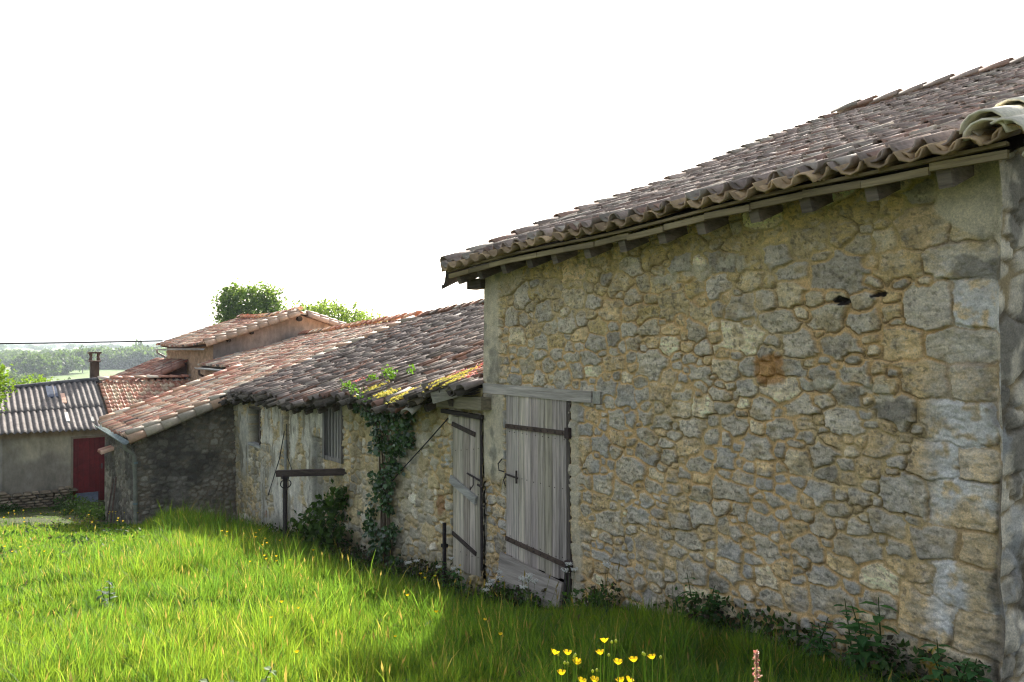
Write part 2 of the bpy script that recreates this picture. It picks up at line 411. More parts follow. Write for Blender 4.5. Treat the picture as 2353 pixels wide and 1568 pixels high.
def barn_col(U, V, idm, s, f1, shade_groove, P, rs):
    n = len(P); pv = P[:, 1]; pu = P[:, 0]
    grey = np.array([.315, .295, .235]); ochre = np.array([.38, .30, .165]); olive = np.array([.33, .265, .12]); pale = np.array([.50, .44, .30])
    wt = np.clip(sm(.15, 1.0, pv+.3*rs.normal(0, 1, n)), 0, 1)      # stone tint shifts to olive near the eave
    wr = sm(3.3, 2.5, pu+.1*rs.normal(0, 1, n))
    k = rs.random(n)
    b = np.where((k < .22+.35*wr)[:, None], ochre, grey)
    b = b*(1-wt[:, None]) + olive*wt[:, None]
    pk = (rs.random(n) < .07); b[pk] = pale
    dk = (rs.random(n) < .05); b[dk] = np.array([.22, .205, .165])
    b = b*rs.uniform(.86, 1.18, n)[:, None]*np.array([1.92, 1.79, 1.66])
    mort = np.array([.68, .46, .21])*np.ones(U.shape+(3,))
    mort = mixc(mort, [.62, .47, .24], sm(.45, .7, fbm(U*1.1, V*1.1, 31, 3)))
    mort = mixc(mort, [.52, .42, .19], sm(.3, 1.0, V))
    c = b[idm]
    patch = fbm(U*7, V*7, 41, 4)
    c = mixc(c, [.48, .36, .18], sm(.55, .72, patch)*.6)
    sh = (idm*.731) % 7
    c = c*(.86+.28*fbm(U*5+sh, V*60+sh, 90, 3))[..., None]
    c = mixc(c, [.60, .565, .45], sm(.55, .65, fbm(U*18+sh, V*26, 91, 4))*.32)
    c = mixc(c, [.24, .225, .18], sm(.56, .66, fbm(U*15, V*20+sh, 92, 4))*.28)
    c = mixc(c, [.12, .10, .07], sm(.63, .69, fbm(U*40, V*48, 93, 3))*.55)
    blu = sm(.52, .7, fbm(U*3, V*5, 43, 4))*sm(.1, -.6, V)*.55*(1-.6*sm(3.4, 2.6, U))
    c = mixc(c, [.44, .43, .40], blu)
    c = c*s[..., None] + mort*(1-s[..., None])
    c = mixc(c, [.10, .075, .045], shade_groove*.8)  # shadow line below the stones put into the colour
    # big pale quoins and their lichen, black growth on the corner
    q = sm(2.78, 2.55, U+.12*(fbm(U*4, V*4, 51, 3)-.5))
    c = mixc(c, [.70, .60, .42], q*.30*s); c = mixc(c, [.40, .30, .17], q*(1-s)*.6)
    qid = (rs.random(n) < .62)[idm]*1.; c = mixc(c, [.76, .75, .70], q*sm(.34, .54, fbm(U*3.2+4, V*3.2, 53, 5)+.06*(qid-.5))*(.25+.75*qid)*sm(.9, .2, V)*sm(.35, .6, fbm(U*16, V*16, 54, 3)+.12)*.9)
    bl = sm(2.44, 2.27, U+.22*(fbm(U*6, V*3, 57, 4)-.5))*sm(.35, .55, fbm(U*5, V*2.4, 58, 5))
    c = mixc(c, [.13, .13, .12], bl*.7)
    # dark band stone high on the corner, orange iron stain, pale course, hollow dark stones
    def spot(u, v, ru, rv, pw=2): 
        w_ = .05*(fbm(U*12, V*12, 61, 3)-.5)*2
        return sm(1.15, .85, (np.abs((U-u+w_)/ru)**pw+np.abs((V-v+w_)/rv)**pw)**(1/pw))
    c = mixc(c, [.20, .18, .14], spot(2.32, .50, .22, .07, 4)*.7)
    c = mixc(c, [.48, .24, .07], spot(3.93, -.14, .14, .12, 3)*.8)
    c = mixc(c, [.11, .105, .09], spot(2.92, -.40, .15, .09)*.6)
    c = mixc(c, [.58, .53, .38], np.maximum(spot(5.0, .63, .15, .055, 4), spot(4.62, .66, .15, .06, 4))*.7)
    c = mixc(c, [.58, .53, .38], spot(4.25, .69, .14, .05, 4)*.6)
    for uu, vv in ((3.58, -.25), (3.47, -.25), (3.36, -.26), (3.12, -.27), (3.0, -.27), (6.6, .26), (6.45, .26), (6.9, -.05), (6.35, -.1), (6.6, -.3), (5.9, -.2)):
        c = mixc(c, [.60, .55, .40], spot(uu, vv, .055, .035, 4)*.75)
    c = mixc(c, [.015, .013, .012], np.maximum(spot(3.30, .345, .07, .03), spot(3.02, .375, .07, .027))*.97)
    c = mixc(c, [.55, .38, .05], spot(2.62, -2.03, .09, .12)*sm(.4, .6, fbm(U*20, V*20, 63, 3)))
    # rendered jamb beside the door and on the far corner above the lintel
    jam = pl_barn(U, V)
    c = mixc(c, np.array([.62, .55, .39])*(.75+.5*fbm(U*3, V*9, 67, 4))[..., None], jam*.9)
    c = mixc(c, [.14, .14, .12], jam*sm(.55, .7, fbm(U*5, V*4, 69, 4))*.6)
    low_dark = sm(.28, .0, V-gz(XB, U))*sm(.3, .6, fbm(U*6, V*6, 71, 3)+.15)  # wall turns darker brown towards the ground
    c = mixc(c, [.16, .13, .08], low_dark*.5)
    return c
def pl_barn(U, V):
    wob = .08*(fbm(U*3, V*3, 65, 3)-.5)*2
    a = sm(7.56, 7.66, U+wob)*sm(-.42, -.36, V)*sm(1.1, .9, V)
    b_ = sm(7.50, 7.54, U)*sm(-.5, -.53, V)*sm(-1.55, -1.4, V+wob)
    c_ = sm(6.33, 6.30, U)*sm(6.16, 6.2, U+wob*.7)*sm(-.5, -.53, V)*.8
    d_ = sm(2.36, 2.30, U-.3*sm(.6, .9, V))*sm(.62, .72, V)
    return np.clip(np.maximum.reduce([a, b_, c_, d_]), 0, 1)
DO = (6.35, 7.49, -.50, -2.62)    # door opening y0,y1,top,bottom
def cj(V): return .05*(fbm(V*2.7+3, V*0, 79, 3)-.5)
def barn_extra(U, V, h, c):
    jam = pl_barn(U, V); h = h*(1-jam)+jam*(.018+.01*(fbm(U*14, V*14, 73, 4)-.5))
    # bulging big stones by the corner with deep shadow joint
    h = h+.03*sm(3.0, 2.75, U)*sm(-.5, -1.6, V)*sm(YB0, YB0+.3, U)
    h = h-.03*sm(1, .5, ((U-3.30)/.06)**2+((V-.345)/.025)**2)-.03*sm(1, .5, ((U-3.02)/.06)**2+((V-.375)/.025)**2)
    h = h+.06*(fbm(U*.6, V*.6, 77, 2)-.5)
    ins = (U > DO[0]) & (U < DO[1]) & (V < DO[2])
    h = np.where(ins, -.16, h); c = np.where(ins[..., None], np.array([.03, .026, .02]), c)
    # round the two vertical corners
    e_ = sm(YB0+.05, YB0, U); h = h*(1-e_)+.045*e_
    return h, c
relief('wall', YB0, YB1, lambda u: gz(XB, u)-.25, lambda u: barn_surf(XB, u)-.17, .0085,
       lambda U, V, h: np.stack([XB-h, U+cj(V)*sm(YB0+.3, YB0, U), V], -1), Ps, barn_col, M['stone'], barn, seed=1, mortar=.007, depth=.013, extra=barn_extra)
# gable end facing the camera's right (its edge closes the picture) and the rest of the shell
Pg = make_sites(16, -3.5, 4.6, [(.16, 900), (.10, 5000), (.07, 6000)], np.random.default_rng(12)); Pg[:, 0] += 4.9
def gable_col(U, V, idm, s, f1, shade_groove, P, rs):
    n = len(P); b = np.array([.72, .64, .48])*rs.uniform(.7, 1.2, n)[:, None]
    c = b[idm]*s[..., None]+np.array([.40, .31, .17])*(1-s[..., None])
    c = mixc(c, [.05, .05, .048], sm(.46, .60, fbm(U*8, V*4.4, 81, 5))*.65)
    c = mixc(c, [.45, .46, .44], sm(.6, .68, fbm(U*5, V*5, 83, 4))*.6)
    return c
relief('gable_wall', XB-.045, XR*2-XB, lambda u: gz(u, YB0)-.3, lambda u: barn_surf(u, YB0)-.17, .03,
       lambda U, V, h: np.stack([U, YB0-h*.8+cj(V)*sm(XB+.3, XB, U), V], -1), Pg, gable_col, M['stone'], barn, seed=2, depth=.03, extra=lambda U, V, h, c: (h*sm(XB-.045, XB+.03, U), c))
relief('gable_wall', XB+.002, XR*2-XB, lambda u: gz(u, YB1)-.3, lambda u: barn_surf(u, YB1)-.17, .05,
       lambda U, V, h: np.stack([U, YB1+h*.8, V], -1), Pg, gable_col, M['stone'], barn, seed=3, depth=.03)
bx = MB(); bx.box((2*XR-XB-.4, YB0, -6), (2*XR-XB, YB1, .95), (.3, .26, .18)); bx.build('rear_wall', M['stone_far'], barn)
# roof
rr = np.random.default_rng(21)
roof = MB()
tiles(roof, barn_surf, XE, XR, 2.30, 8.22, .212, .335, clay_grey, rr, seg=7, L=.45, jit=.85, lowjit=.015)
tiles(roof, barn_surf, 2*XR-XE, XR, 2.02, 8.22, .212, .335, clay_grey, rr, seg=4, L=.45, jit=1)
RO = roof.build('roof', M['tile'], barn, True)
for p in RO.data.polygons: pass
rt = MB(); ridge_tiles(rt, (XR, 2.0, 4.12), (XR, 8.2, 4.12), clay_grey, rr, .135, .5, .42); rt.build('ridge', M['tile'], RO, True)
# second layer of under-eave tiles (doubled first course) 
ue = MB(); tiles(ue, lambda X, Y: barn_surf(X, Y)-.052, XE-.03, XE+.3, 2.02, 8.22, .212, .335, lambda x, y, i, r: np.array([.46, .33, .19])*r.uniform(.7, 1.2), rr, seg=6, L=.4, jit=1.2)  # warm light on the undersides put into these tiles' colour
ue.build('eave_course', M['tile'], RO, True)
deck('roof_boards', barn_surf, XE+.03, XR, 2.1, 8.16, .10, M['wood_h'], RO, (.11, .09, .07), 20, 30, .025)
deck('roof_boards', barn_surf, XR, 2*XR-XE-.03, 2.1, 8.16, .115, M['wood_h'], RO, (.11, .09, .07), 20, 10, .025)
fb = MB()
ys = np.linspace(2.06, 8.2, 15)
for a, b in zip(ys[:-1], ys[1:]):
    za, zb_ = barn_eave(a)-.145, barn_eave(b)-.145
    o_ = rr.normal(0, .006); fb.beam((XE+.02+o_, a, za+o_), (XE+.02+o_*.5, b-.004, zb_+rr.normal(0, .006)), .028, .048, np.array([.28, .225, .125])*rr.uniform(.7, 1.2))
    fb.beam((XE+.01, a, za+.055), (XE+.01, b+.004, zb_+.055), .04, .022, (.22, .17, .09))
fb.build('fascia', M['wood_h'], RO)
sl = (4.18-1.08)/(XR-XE)
for i, y in enumerate(np.arange(2.42, 8.1, .47)):
    r1 = MB(); y = y+rr.normal(0, .02); z = float(barn_eave(y))-.20
    r1.beam((XE+.06, y, z), (XE+1.0, y, z+sl*.94), .085, .12, np.array([.17, .14, .11])*rr.uniform(.75, 1.3))
    r1.build('rafter', M['wood_h'], RO)
pl = MB(); pl.beam((XB-.02, 7.9, .78), (XB-.02, 8.2, .78), .14, .12, (.10, .085, .065)); pl.build('purlin_end', M['wood_h'], RO)
# verge tiles on both gable edges and the pale mortared corner tiles
def verge(mb, surf, x0, x1, y, out, colf, rng, r=.095, expo=.34, L=.42, lift=.06, hang=True):
    sg = 1 if x1 > x0 else -1; n = int(abs(x1-x0)/expo)
    for i in range(n):
        a = x0+sg*i*expo
        for (yy, dz, tilt) in (((y, lift, 0),) + (((y+out*.10, lift-.085, out*1.0),) if hang else ())):
            T, F = tile_template(r, r*.85, L, 6, .015)
            pa = np.array([a, yy, float(surf(a, yy))+dz]); a2 = a+sg*L; pb = np.array([a2, yy, float(surf(a2, yy))+dz])
            d = pb-pa; d /= np.linalg.norm(d); side = np.cross(d, [0, 0, 1.]); side /= np.linalg.norm(side); up = np.cross(side, d)
            s_ = np.sign(side[1])*tilt
            side, up = side*math.cos(s_)-up*math.sin(s_), up*math.cos(s_)+side*math.sin(s_)
            P = pa+T[:, :1]*side+T[:, 1:2]*d+(T[:, 2:3]+.02*(1-T[:, 1:2]/L)+rng.normal(0, .004))*up
            mb.add(P, [F], colf(a, yy, i, rng))
vg = MB(); verge(vg, barn_surf, XE-.02, XR, 8.24, 1, clay_grey, rr, hang=False, lift=.015)
T, F = tile_template(.1, .085, .42, 6, .015)
vg.build('verge_tiles', M['tile'], RO, True)
vg = MB(); pale = lambda x, y, i, r: np.array([.80, .74, .58])*r.uniform(.85, 1.1)
verge(vg, barn_surf, XE-.07, XR, 2.15, -1, pale, rr, r=.13, lift=.025)
verge(vg, barn_surf, XE-.05, XE+.4, 2.15, -1, pale, rr, r=.125, lift=-.03, hang=False)
vg.build('verge_tiles', M['tile'], RO, True)['label'] = 'pale newer mortared tiles along the near gable edge'
lt = MB(); T, F = tile_template(.11, .09, .42, 8, .016)
P = T.copy(); P = np.stack([XE+.02+P[:, 1]*.93, 8.24+P[:, 0]*.5+.1, .86+P[:, 2]*-1+P[:, 0]*-.9+P[:, 1]*.38], -1); lt.add(P, [F], (.10, .085, .075))
lt.build('hanging_tile', M['tile'], RO, True)
# lintel
lm = MB(); lm.beam((XB+.025, 7.93, -.455), (XB+.03, 5.98, -.47), .12, .115, (.46, .42, .36)); lm.build('lintel', M['wood_h'], barn)
lm = MB(); lm.box((XB-.02, 5.86, -.53), (XB+.1, 5.965, -.41), (.42, .40, .33)); lm.build('end_stone', M['stone'], barn)
# door one
def planks(mb, x, y0, y1, zb, zt, n, rng, col=(.47, .42, .35), th=.03, topw=.0):
    e = np.sort(np.concatenate([[y0, y1], np.linspace(y0, y1, n+1)[1:-1]+rng.normal(0, .006, n-1)]))
    for i in range(n):
        g_ = .0025
        zt_ = zt(e[i]) if callable(zt) else zt+rng.normal(0, topw); zb_ = zb(e[i])+abs(rng.normal(0, .018)) if callable(zb) else zb+rng.normal(0, topw*2+.004)
        dx = rng.normal(0, .003)
        mb.box((x+dx, e[i]+g_, zb_), (x+dx+th, e[i+1]-g_, zt_), np.array(col)*rng.uniform(.72, 1.15)*np.array([1, rng.uniform(.96, 1.01), rng.uniform(.9, 1.02)]))
        for zz in (zb_+.22, zt_-.42, (zb_+zt_)/2):
            yy = (e[i]+e[i+1])/2+rng.normal(0, .015); mb.box((x+dx-.003, yy-.005, zz-.005), (x+dx+.002, yy+.005, zz+.005), (.05, .035, .03))
dr = np.random.default_rng(5)
d1 = MB(); planks(d1, XB-.015, 6.385, 7.47, lambda y: -2.33-.05*(7.47-y), -.505, 9, dr)
D1 = d1.build('door', M['wood'], barn)
for (za, zb_, y0, y1) in ((-.865, -.855, 6.36, 7.46), (-2.13, -2.20, 6.36, 7.46)):
    st = MB(); st.beam((XB-.03, y1, za), (XB-.03, y0, zb_), .014, .05, (.10, .072, .055))
    for k in range(9):
        yy = y1-(y1-y0)*(k+.5)/9; st.box((XB-.043, yy-.007, za+(zb_-za)*(k+.5)/9-.007), (XB-.034, yy+.007, za+(zb_-za)*(k+.5)/9+.007), (.06, .045, .04))
    st.box((XB-.06, y0-.06, zb_-.05), (XB+.03, y0+.0, zb_+.06), (.06, .045, .04))
    st.build('strap_hinge', M['iron'], D1)
ir = (.06, .048, .042); lc = MB(); lc.tube([(XB-.05, 7.20, -1.42), (XB-.06, 7.42, -1.40)], .011, 8, ir); lc.tube([(XB-.05, 7.22, -1.34), (XB-.05, 7.22, -1.48)], .012, 8, ir)
lc.tube([(XB-.05, 7.46, -1.38), (XB-.08, 7.52, -1.37), (XB-.07, 7.55, -1.30), (XB-.05, 7.5, -1.24)], .008, 8, ir); lc.tube([(XB-.05, 7.42, -1.40), (XB-.07, 7.44, -1.47), (XB-.06, 7.42, -1.54)], .007, 8, ir)
lc.build('latch', M['iron'], D1)
fr = MB(); fr.box((XB-.01, 6.335, -2.7), (XB+.05, 6.38, -.51), (.10, .085, .07)); fr.build('door_frame', M['wood'], barn)
kb = MB(); kb.add([[XB-.07, 7.52, -2.30], [XB-.07, 6.39, -2.38], [XB-.12, 6.39, -2.66], [XB-.12, 7.52, -2.72], [XB-.035, 7.52, -2.30], [XB-.035, 6.39, -2.38], [XB-.085, 6.39, -2.66], [XB-.085, 7.52, -2.72]],
       [[[0, 1, 2, 3], [7, 6, 5, 4], [0, 4, 5, 1], [3, 2, 6, 7], [0, 3, 7, 4], [1, 5, 6, 2]]], (.36, .32, .27))
kb.build('threshold_board', M['wood_h'], barn)

# ================================================================ THE OLD SHED
YS1 = 18.27; XRS = 9.76
shed = empty('stone_shed', (XB, 13, -3.4), 'low old stone shed with sagging dark tiled roof and mossy eave beside the barn', 'shed')
_ey = [7.9, 8.6, 9.1, 9.5, 10.1, 11.5, 13.2, 14., 15.2, 16.3, 18.3, 22.2, 27]
_ez = [-.42, -.47, -.56, -.70, -.70, -.68, -.88, -.93, -.88, -.87, -1.02, -1.02, -1.1]
def shed_eave(Y): return np.interp(Y, _ey, _ez)
def shed_surf(X, Y):
    ze = shed_eave(Y); zr = np.interp(Y, [8, 15.1, 18.27, 22.7, 27], [1.42, 1.01, .78, .61, .45])
    f = (X-4.88)/(XRS-4.88); back = (2*XRS-4.88-X)/(XRS-4.88)
    f = np.minimum(f, back)
    return ze+(zr-ze)*f - .07*np.sin(np.clip(f, 0, 1)*math.pi)*sm(18.3, 15, Y) + .02*np.sin(Y*2.3+X)*sm(18.3, 16, Y)
Pss = make_sites(11, -4.2, -.3, [(.12, 300), (.085, 2600), (.06, 7000), (.042, 9000)], np.random.default_rng(14)); Pss[:, 0] += 7.7
WIN = [(12.15, 12.9, -1.80, -.98), (16.45, 17.15, -1.98, -1.22)]
def plast_shed(U, V):
    wob = .12*(fbm(U*2.5, V*2.5, 165, 4)-.5)*2
    a = sm(14.95, 15.05, U+wob*.5)*sm(16.42, 16.3, U+wob*.6)
    b = sm(12.95, 13.0, U)*sm(14.75, 14.65, U+wob)
    c = sm(17.2, 17.3, U+wob)*sm(18.0, 17.8, U)*sm(-2.9, -2.6, V+wob)
    d = sm(8.45, 8.5, U)*sm(8.75, 8.62, U+wob)*sm(-1.6, -1.4, V)*.7
    e = sm(7.8, 7.9, U)*0
    return np.clip(np.maximum.reduce([a, b, c, d]), 0, 1)*sm(.36, .50, fbm(U*3.4, V*2.2, 167, 5)+.03)
def shed_col(U, V, idm, s, f1, shade_groove, P, rs):
    n = len(P); k = rs.random(n)
    b = np.where((k < .45)[:, None], np.array([.46, .37, .20]), np.array([.40, .36, .26]))
    b[rs.random(n) < .1] = (.60, .54, .40); b = b*rs.uniform(.7, 1.25, n)[:, None]*1.3
    mort = mixc(np.ones(U.shape+(3,))*np.array([.62, .45, .21]), [.58, .50, .34], sm(.4, .65, fbm(U*1.3, V*1.3, 131, 3)))
    c = b[idm]*s[..., None]+mort*(1-s[..., None]); c = mixc(c, [.05, .04, .03], shade_groove*.7)  # painted shadow under the stone edges
    c = mixc(c, [.48, .38, .19], sm(.5, .7, fbm(U*1.7, V*1.7, 133, 4))*.5)
    st = sm(.52, .72, fbm(U*4, V*1.2, 135, 4)); c = mixc(c, [.16, .14, .09], st*.5)
    return c
def shed_extra(U, V, h, c):
    p = plast_shed(U, V); h = h*(1-p)+p*(.02+.008*(fbm(U*12, V*12, 173, 4)-.5))
    pc = np.array([.74, .70, .56])*(.42+1.0*fbm(U*5, V*2.0, 175, 5))[..., None]; pc = mixc(pc, [.20, .17, .11], sm(.56, .68, fbm(U*7, V*3, 176, 5))*.7)
    c = mixc(c, pc, p*.92)
    # grey recessed blocked doorway between the two rendered piers
    r = sm(12.98, 13.0, U)*sm(13.5, 13.47, U)*sm(-1.5, -1.55, V); h = h-.07*r; c = mixc(c, [.24, .23, .19], r*.75)
    r = sm(14.72, 14.76, U)*sm(14.97, 14.93, U); h = h-.05*r; c = mixc(c, [.14, .12, .09], r*.6)
    c = mixc(c, [.30, .13, .05], sm(1.1, .6, np.hypot((U-8.95)/.13, (V+2.0)/.16))*.7)
    c = mixc(c, [.65, .64, .58], sm(1.1, .8, np.hypot((U-8.78)/.05, (V+1.42)/.05)))
    green = sm(-1.6, -.9, V)*sm(.45, .65, fbm(U*1.5, V*2, 177, 4))*sm(12.4, 11.8, U); c = mixc(c, [.20, .18, .05], green*.7)
    foot_dark = sm(.6, .05, V-gz(XB, U)); c = mixc(c, [.07, .07, .04], foot_dark*.6*sm(.35, .6, fbm(U*3, V*3, 179, 4)+.1))  # wall colour darkens towards the ground
    h = h+.10*(fbm(U*.5, V*.5, 181, 2)-.5)
    for (a, b_, z0, z1) in WIN:
        ins = (U > a) & (U < b_) & (V > z0) & (V < z1); h = np.where(ins, -.22, h); c = np.where(ins[..., None], np.array([.02, .018, .015]), c)
    ins = (U > 7.98) & (U < 8.66) & (V < -.80) & (V > -2.70); h = np.where(ins, -.12, h); c = np.where(ins[..., None], np.array([.03, .025, .02]), c)
    return h, c
relief('wall', YB1+.01, YS1, lambda u: gz(XB, u)-.3, lambda u: shed_surf(XB, u)-.10, .016,
       lambda U, V, h: np.stack([XB-h, U, V], -1), Pss, shed_col, M['stone'], shed, seed=4, mortar=.010, depth=.02, extra=shed_extra)
sb = MB(); sb.box((XB+.5, YB1+.05, -6), (XB+.8, YS1, -.75), (.2, .18, .13)); sb.build('inner_wall', M['stone_far'], shed); sb = MB(); sb.box((14.0, YB1+.05, -6), (14.4, YS1, -.9), (.3, .26, .18)); sb.build('rear_wall', M['stone_far'], shed)
rs_ = np.random.default_rng(31)
sr = MB()
tiles(sr, shed_surf, 4.88, XRS, 8.02, 18.1, .205, .30, clay_dark, rs_, seg=6, L=.42, jit=1.5, lowjit=.05)
tiles(sr, shed_surf, 2*XRS-4.88, XRS, 8.02, 18.1, .205, .33, clay_dark, rs_, seg=3, L=.44, jit=1, pans=False)
SR = sr.build('roof', M['tile'], shed, True)
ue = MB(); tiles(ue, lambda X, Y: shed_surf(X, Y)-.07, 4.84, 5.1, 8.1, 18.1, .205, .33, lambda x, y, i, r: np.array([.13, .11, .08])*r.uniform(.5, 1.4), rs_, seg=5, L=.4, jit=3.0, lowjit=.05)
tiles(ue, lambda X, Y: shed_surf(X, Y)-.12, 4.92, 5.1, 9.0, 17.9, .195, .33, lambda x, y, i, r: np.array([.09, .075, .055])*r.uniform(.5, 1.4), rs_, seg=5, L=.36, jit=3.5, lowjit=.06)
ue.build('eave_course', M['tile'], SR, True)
# slipped tiles hanging from the broken eave
for k, (y, z, yaw, c_) in enumerate(((9.62, -.80, .2, (.24, .16, .11)), (9.40, -.84, .35, (.28, .15, .11)), (9.22, -.84, .42, (.45, .42, .34)), (9.05, -.70, .25, (.36, .30, .22)), (9.78, -.74, .1, (.2, .17, .12)))):
    T, F = tile_template(.095, .08, .42, 7, .015); d = np.array([math.cos(yaw)*.93, math.sin(yaw)*.93, .40]); d /= np.linalg.norm(d)
    side = np.cross(d, [0, 0, 1.]); side /= np.linalg.norm(side); up = np.cross(side, d)
    st = MB(); st.add(np.array([4.76, y, z])+T[:, :1]*side+T[:, 1:2]*d+T[:, 2:3]*up, [F], c_); st.build('slipped_tile', M['tile'], SR, True)
rt = MB(); ridge_tiles(rt, (XRS, 8.0, 1.46), (XRS, 18.1, .83), clay_dark, rs_, .12); rt.build('ridge', M['tile'], SR, True)
deck('roof_boards', shed_surf, 5.0, XRS, 7.95, 18.2, .10, M['wood_h'], SR, (.10, .08, .06), 16, 40)
deck('roof_boards', shed_surf, XRS, 2*XRS-4.98, 7.95, 18.2, .10, M['wood_h'], SR, (.10, .08, .06), 16, 20)
for y in np.arange(8.5, 18, .62):
    r1 = MB(); z = float(shed_eave(y))-.20; r1.beam((4.98, y, z), (5.6, y, z+.22), .08, .09, (.11, .09, .07)); r1.build('rafter', M['wood_h'], SR)
rb = MB(); rb.beam((XB-.02, 8.95, -.66), (XB-.10, 7.75, -.63), .14, .15, (.22, .19, .12)); rb.beam((XB-.05, 8.85, -.78), (XB-.06, 7.9, -.80), .06, .05, (.06, .05, .04)); rb.build('wall_plate', M['wood_h'], shed)
bd = MB(); bd.beam((4.80, 8.62, -.60), (XB+.1, 8.02, -.40), .03, .14, (.28, .26, .20)); bd.build('edge_board', M['wood_h'], SR)
# moss and sedum cushions on the lower tiles
def cushions(name, spots, mat, parent, cols, rng, n=260, r=.012):
    mb = MB(); ico = np.array([[0, 0, 1], [1, 0, 0], [0, 1, 0], [-1, 0, 0], [0, -1, 0]], float); fi = [[0, 1, 2], [0, 2, 3], [0, 3, 4], [0, 4, 1]]
    VV = []; CC = []; FF = []
    for (x, y, rx, ry, m_) in spots:
        for _ in range(int(n*m_)):
            a, b = rng.normal(0, .45, 2); px = x+a*rx; py = y+b*ry; ph = (py*2*math.pi/.205)
            pz = float(shed_surf(px, py))+.04+.03*rng.random(); s_ = r*rng.uniform(.6, 1.8)
            VV.append(np.array([px, py, pz])+ico*s_*np.array([1.3, 1.3, 1.2])); FF.append(np.array(fi)+5*len(FF))
            CC.append(np.broadcast_to(np.array(cols[rng.integers(len(cols))])*rng.uniform(.6, 1.3), (5, 3)))
    mb.add(np.concatenate(VV), [np.concatenate(FF)], np.concatenate(CC)); return mb.build(name, mat, parent, True)
cushions('moss', [(4.95, 9.42, .22, .05, 1), (4.95, 9.62, .2, .05, 1), (5.1, 8.55, .30, .07, 1.2), (5.0, 8.35, .2, .06, .7), (5.0, 8.8, .15, .1, .5), (4.95, 10.2, .14, .2, .5), (6.1, 9.1, .25, .04, .2), (5.1, 10.9, .2, .12, .3)], M['moss'], SR, [(.42, .36, .03), (.32, .30, .04), (.5, .38, .05)], rs_, 420, .013)
cushions('sedum', [(5.2, 8.75, .2, .15, 1.), (5.45, 8.5, .25, .15, .6), (5.3, 12.0, .2, .12, .7), (5.15, 8.3, .15, .1, .5), (5.5, 9.3, .2, .1, .3)], M['moss'], SR, [(.50, .10, .07), (.55, .24, .10), (.45, .14, .16), (.6, .3, .25)], rs_, 260, .011)
# louvre window and small dark window
wn = MB()
for (y0, y1) in ((12.12, 12.20), (12.84, 12.92)): wn.box((XB-.05, y0, -1.84), (XB+.12, y1, -.92), (.20, .185, .16))
wn.box((XB-.04, 12.2, -1.84), (XB+.1, 12.84, -1.78), (.24, .22, .19)); wn.box((XB-.04, 12.2, -.98), (XB+.1, 12.84, -.92), (.17, .15, .13))
W1 = wn.build('window', M['wood'], shed)
for y in (12.33, 12.45, 12.58, 12.71):
    bm_ = MB(); bm_.box((XB-.02, y-.022, -1.78), (XB+.03, y+.022, -.98), np.array([.30, .28, .24])*rs_.uniform(.7, 1.1)); bm_.build('bar', M['wood'], W1)
wn = MB(); wn.box((XB-.03, 16.4, -2.03), (XB+.1, 17.2, -1.97), (.42, .41, .37)); wn.box((XB-.02, 16.44, -1.25), (XB+.1, 17.16, -1.19), (.15, .13, .1)); wn.box((XB-.0, 16.45, -1.97), (XB+.06, 16.52, -1.25), (.12, .1, .08)); wn.build('window', M['wood_h'], shed)
# door two, weathered planks with a batten nailed aslant
d2 = MB(); planks(d2, XB-.02, 7.985, 8.64, lambda y: -2.72+.03*(8-y), lambda y: -.76-.10*(y-7.98)/.66, 5, dr, (.48, .43, .355)); D2 = d2.build('door', M['wood'], shed)
s2 = MB(); s2.beam((XB-.035, 8.64, -.93), (XB-.035, 8.10, -1.02), .014, .055, (.07, .055, .045)); s2.build('strap_hinge', M['iron'], D2)
s2 = MB(); s2.beam((XB-.035, 8.63, -2.29), (XB-.035, 8.08, -2.44), .014, .05, (.07, .055, .045)); s2.build('strap_hinge', M['iron'], D2)
s2 = MB(); s2.beam((XB-.045, 8.66, -1.62), (XB-.045, 8.06, -1.80), .03, .10, (.36, .35, .31)); s2.build('batten', M['wood_h'], D2)
s2 = MB(); s2.tube([(XB-.05, 8.25, -1.50), (XB-.05, 7.92, -1.56)], .012, 8, ir); s2.tube([(XB-.06, 8.1, -1.53), (XB-.06, 8.1, -1.62), (XB-.08, 8.14, -1.68), (XB-.06, 8.17, -1.65)], .007, 8, ir); s2.tube([(XB-.06, 8.0, -1.6), (XB-.06, 7.9, -1.62)], .014, 8, ir); s2.build('latch', M['iron'], D2)
s2 = MB(); s2.tube([(XB-.04, 7.955, -.80), (XB-.04, 7.95, -1.7), (XB-.04, 7.94, -2.6)], .018, 8, (.06, .05, .045)); s2.build('door_frame', M['iron'], shed)
# cable and pipe on the wall
cb = MB(); cb.tube([(XB-.08, 8.66, -.86), (XB-.07, 9.2, -1.2), (XB-.05, 9.9, -1.62), (XB-.04, 10.35, -1.9)], .008, 6, (.03, .03, .03)); cb.build('cable', M['dark'], shed)
cb = MB(); cb.tube([(XB-.04, 14.85, -1.55), (XB-.05, 15.1, -2.1), (XB-.04, 15.8, -2.9)], .009, 6, (.05, .05, .045)); cb.tube([(XB-.05, 14.7, -1.4), (XB-.07, 14.6, -2.0), (XB-.05, 14.3, -2.3)], .008, 6, (.05, .05, .045)); cb.build('cable', M['dark'], shed)
cb = MB(); cb.tube([(XB-.06, 14.72, -1.7), (XB-.06, 14.72, -3.4)], .025, 8, (.35, .35, .31)); cb.build('conduit', M['zinc'], shed)

